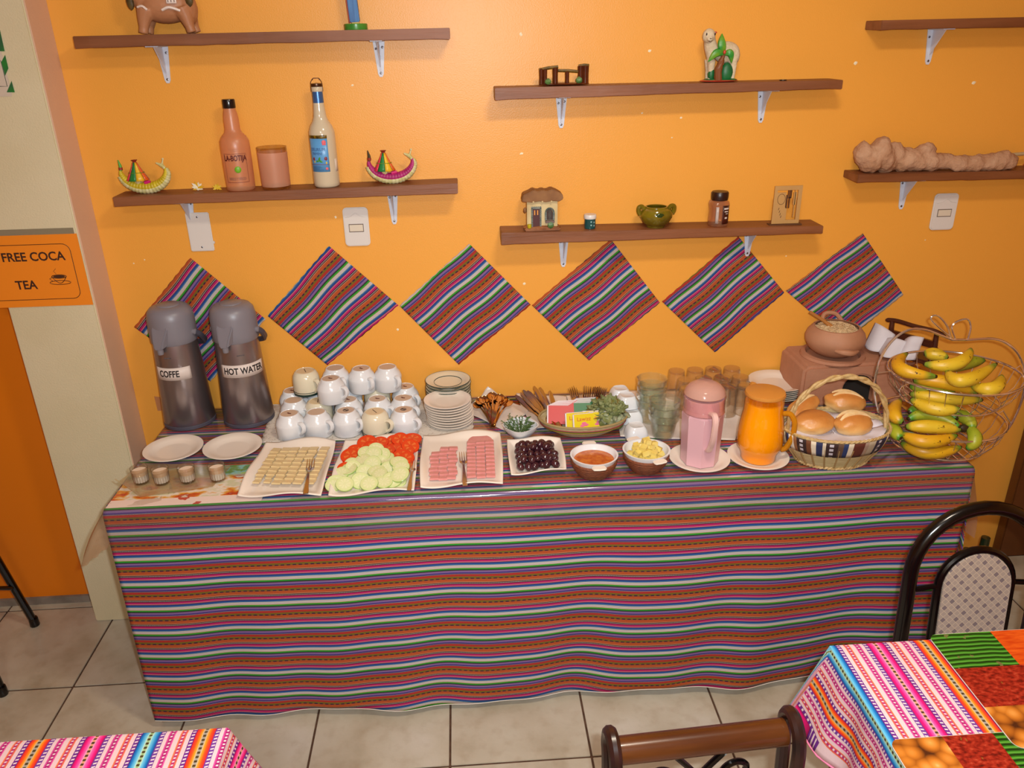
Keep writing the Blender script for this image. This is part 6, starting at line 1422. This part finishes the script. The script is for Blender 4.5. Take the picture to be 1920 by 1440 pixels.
# tables with pink woven cloths
m_pink = pinkweave()
def dtable(label, clabel, x0, x1, yb, yf, z, cx_sign, dropl, ph, mirror=False):
    t = thing('dining_table', label, 'table', ((x0+x1)/2, (yb+yf)/2, 0)); w = (x1-x0)/2; h = (yb-yf)/2
    mk('tabletop', box(-w+.004, -h+.004, z-.028, w-.004, h-.004, z-.004), m_tw, t, bevel=.004, smooth=False)
    for sx in (-1, 1):
        for sy in (-1, 1): mk('leg', box(sx*(w-.05)-.022, sy*(h-.05)-.022, 0, sx*(w-.05)+.022, sy*(h-.05)+.022, z-.028), m_tw, t, smooth=False, bevel=.002)
    # cloth: concentric rings from the top out and down
    n = 60; per = []
    rc = .02
    def sq_(u):   # rounded rectangle param 0..1
        L4 = [2*w, 2*h, 2*w, 2*h]; tot = sum(L4); d = u*tot
        if d < 2*w: return Vector((-w+d, h, 0)), Vector((0, 1, 0))
        d -= 2*w
        if d < 2*h: return Vector((w, h-d, 0)), Vector((1, 0, 0))
        d -= 2*h
        if d < 2*w: return Vector((w-d, -h, 0)), Vector((0, -1, 0))
        d -= 2*w; return Vector((-w, -h+d, 0)), Vector((-1, 0, 0))
    N = 320; rings = [0, .0, .5, .9, 1]; V = []; UV_ = []
    V.append((0, 0, z)); UV_.append((0, 0))
    sgn = -1 if mirror else 1
    for k in (.25, .5, .75, .97, 1.):
        for i in range(N):
            p, _ = sq_(i/N); V.append((p.x*k, p.y*k, z+.0005-(.003 if k == 1 else 0))); UV_.append((p.y*k, sgn*p.x*k+ph))
    nd_ = 14
    for j in range(1, nd_+1):
        s = j/nd_
        for i in range(N):
            p, nn_ = sq_(i/N); 
            # distance to nearest corner gives the corner folds
            cxn = min(abs(abs(p.x)-w), 9) if abs(nn_.y) > .5 else min(abs(abs(p.y)-h), 9)
            dc = math.exp(-(cxn/.06)**2); sd = dropl
            out_ = (.010*s+.045*dc*s+.010*s*sin(i*.30+1.3)+.006*s*sin(i*.71))
            cdir = Vector((math.copysign(1, p.x), math.copysign(1, p.y), 0)).normalized(); dr_ = nn_.lerp(cdir, dc)
            q_ = p+dr_*out_; V.append((q_.x, q_.y, z-.003-sd*s*(1-.0*dc)))
            if abs(nn_.y) > .5: UV_.append((p.y+nn_.y*sd*s, sgn*p.x+ph))
            else:
                vv = sgn*(p.x+nn_.x*(sd*min(s, .84)+.012*sin(i*.3)*s))+ph
                UV_.append((p.y, vv))
    F = [(0, 1+i, 1+(i+1) % N) for i in range(N)]
    R_ = 5+nd_
    for j in range(R_-1):
        for i in range(N):
            a = 1+j*N+i; b = 1+j*N+(i+1) % N; F.append((a, a+N, b+N, b))
    c = mk('tablecloth', (V, F), m_pink, uv=lambda co, vi: UV_[vi], solid=.0012, angle=60); c.location = t.location; tag(c, clabel, 'tablecloth')
    e = [V[1+(R_-1)*N+i] for i in range(N)]
    mk('pink_hem', tube(e[::2], .0024, 5, closed=True), mat('hem_pink', 'e07aa0', .8), c); return t
ta = onz(1556, 1209, .752); ph_ = .048
# phase so that a blue band sits on the table's left edge and pink follows
w_ = .42; xl_ = ta.x
dtable('small wooden dining table at lower right under a pink striped cloth', 'pink and white woven striped cloth on the lower right dining table', xl_, xl_+2*w_, ta.y, ta.y-.75, .752, 1, .212, w_+.006-.0)
tb = onz(432, 1362, .752)
dtable('small wooden dining table at lower left under a pink striped cloth', 'pink and white woven striped cloth on the lower left dining table', tb.x-.84, tb.x, tb.y, tb.y-.75, .752, 1, .19, (.572), True)
# placemats printed with vegetables
def onion():
    m, nt, b = nt_new('print_onions'); g = NT(nt); u, v, vec = g.uv(); x = nt.nodes.new('ShaderNodeTexVoronoi'); x.inputs['Scale'].default_value = 34; nt.links.new(vec, x.inputs['Vector'])
    c = g.ramp(x.outputs['Distance'], [(.0, 'f0c080'), (.15, 'e09848'), (.4, 'c87828'), (.62, '9a5418'), (.8, '4a2410')], 'LINEAR'); nt.links.new(c, b.inputs['Base Color']); b.inputs['Roughness'].default_value = .3; return m
def chili():
    m, nt, b = nt_new('print_chili'); g = NT(nt); u, v, vec = g.uv(); w = g.noise(vec, 9, 2)
    a = g.noise(vec, 90, 5, (1, 1.6, 1)); c = g.ramp(a, [(.25, '3c0a08'), (.45, '861c12'), (.6, 'a8301e'), (.75, 'b85038')], 'LINEAR')
    st = g.math('GREATER_THAN', g.noise(vec, 55, 3, (3, 1, 1)), .70); c = g.mix(st, c, L('7a7a2c')); nt.links.new(c, b.inputs['Base Color']); b.inputs['Roughness'].default_value = .3; return m
def aspar():
    m, nt, b = nt_new('print_asparagus'); g = NT(nt); u, v, vec = g.uv()
    f = g.math('FRACT', g.math('ADD', g.math('MULTIPLY', v, 92), g.math('MULTIPLY', g.noise(vec, 12, 2, (1, .2, 1)), 1.0)))
    c = g.ramp(f, [(0, '0a1a06'), (.15, '205a14'), (.4, '62a83c'), (.55, '3a8420'), (.82, '16440f'), (1, '0a1a06')], 'LINEAR')
    c = g.mix(g.math('GREATER_THAN', g.noise(vec, 40, 2), .68), c, L('6a6a3c')); c = g.mix(g.ramp(u, [(.09, '000000'), (.16, 'ffffff')], 'LINEAR'), c, L('2a3a18')) if False else c
    nt.links.new(c, b.inputs['Base Color']); b.inputs['Roughness'].default_value = .3; return m
def carrot():
    m, nt, b = nt_new('print_carrot'); g = NT(nt); u, v, vec = g.uv(); c = g.ramp(g.noise(vec, 30, 3, (1, 6, 1)), [(.3, 'c03a0c'), (.7, 'e0601c')], 'LINEAR')
    c = g.mix(g.math('GREATER_THAN', g.noise(vec, 38, 2), .74), c, L('d8a040')); nt.links.new(c, b.inputs['Base Color']); b.inputs['Roughness'].default_value = .3; return m
MO, MC, MA, MR = onion(), chili(), aspar(), carrot(); m_mw = mat('mat_edge_white', 'd8cfc4', .4)
def placemat(label, x0, y0, w, h, cells, rz=0., zb_=.7545):
    """origin = rear left corner; x right, y towards the viewer"""
    t = thing('vegetable_placemat', label, 'placemat', (x0, y0, zb_), rz=rz)
    r = .02; P = [(r, 0), (w-r, 0)]+[(w-r+r*sin(a), -r+r*cos(a)) for a in [pi*k/12 for k in range(1, 6)]]+[(w, -r), (w, -h+r)]+[(w-r+r*cos(a), -h+r-r*sin(a)) for a in [pi*k/12 for k in range(1, 6)]]+[(w-r, -h), (r, -h)]+[(r-r*sin(a), -h+r-r*cos(a)) for a in [pi*k/12 for k in range(1, 6)]]+[(0, -h+r), (0, -r)]+[(r-r*cos(a), -r+r*sin(a)) for a in [pi*k/12 for k in range(1, 6)]]
    mk('sheet', prism(P, 0, .0010), m_mw, t, smooth=False)
    bm = bmesh.new()
    for (a, b, c, d, m, nm) in cells:
        sub = [(min(max(x, a), c), max(min(y, -b), -d)) for x, y in P]
        q = []
        for s_ in sub:
            if not q or (abs(s_[0]-q[-1][0])+abs(s_[1]-q[-1][1])) > 1e-6: q.append(s_)
        e = .0012; q = [(min(max(x, e), w-e), min(max(y, -h+e), -e)) for x, y in q]
        mk(nm, prism(q, .0011, .0015), m, t, smooth=False, uv=lambda co, vi: (co[0], co[1]))
    bm.free(); return t
a = onz(1737, 1193, .754); b_ = onz(1855, 1400, .754)
hA = .30
placemat('glossy placemat with printed asparagus, chillies and onions at the right edge', a.x, a.y, .42, a.y-b_.y+.012, [(0, 0, .13, .095, MA, 'asparagus_print'), (.13, 0, .42, .095, MR, 'carrot_print'), (0, .095, .42, .19, MC, 'chilli_print'), (0, .19, .42, .5, MO, 'onion_print')], 0, .7565)
a2 = onz(1664, 1388, .754)
placemat('glossy placemat with printed onions, chillies and asparagus at the bottom edge', a2.x, a2.y, .30, .42, [(0, 0, .095, .15, MO, 'onion_print'), (.095, 0, .185, .42, MC, 'chilli_print'), (.185, 0, .30, .42, MA, 'asparagus_print'), (0, .15, .095, .42, MC, 'chilli_print')], 0)
# dim things on the floor behind the chairs at right
m_bot = mat('dark_green_bottle', '24301c', .15, spec=.8)
for k, (x, y, lb) in enumerate(((3.03, -.30, 'dark glass bottle on the floor at the right edge, rear one'), (2.93, -.36, 'dark glass bottle on the floor at the right edge, nearer one'))):
    o = mk('floor_bottle', lathe([(.036, 0), (.04, .004), (.04, .16), (.03, .19), (.015, .22), (.014, .28), (0, .281)], 24), m_bot); o.location = (x, y, .0005); tag(o, lb, 'bottle')

for n_, l_ in (('wall_back', 'orange painted wall behind the buffet table'), ('wall_rear_left', 'deeper orange wall left of the cream pillar'), ('wall_left', 'orange side wall at the left'), ('wall_right', 'orange side wall at the right'),
               ('wall_front', 'cream wall behind the camera'), ('ceiling', 'white ceiling of the dining room'), ('floor', 'floor of square beige stone tiles with brown grout'), ('door_1', 'dark brown wooden door edge at the right of the photo'),
               ('baseboard_left', 'thin grey plaster strip under the orange wall at left')):
    bpy.data.objects[n_]['label'] = l_
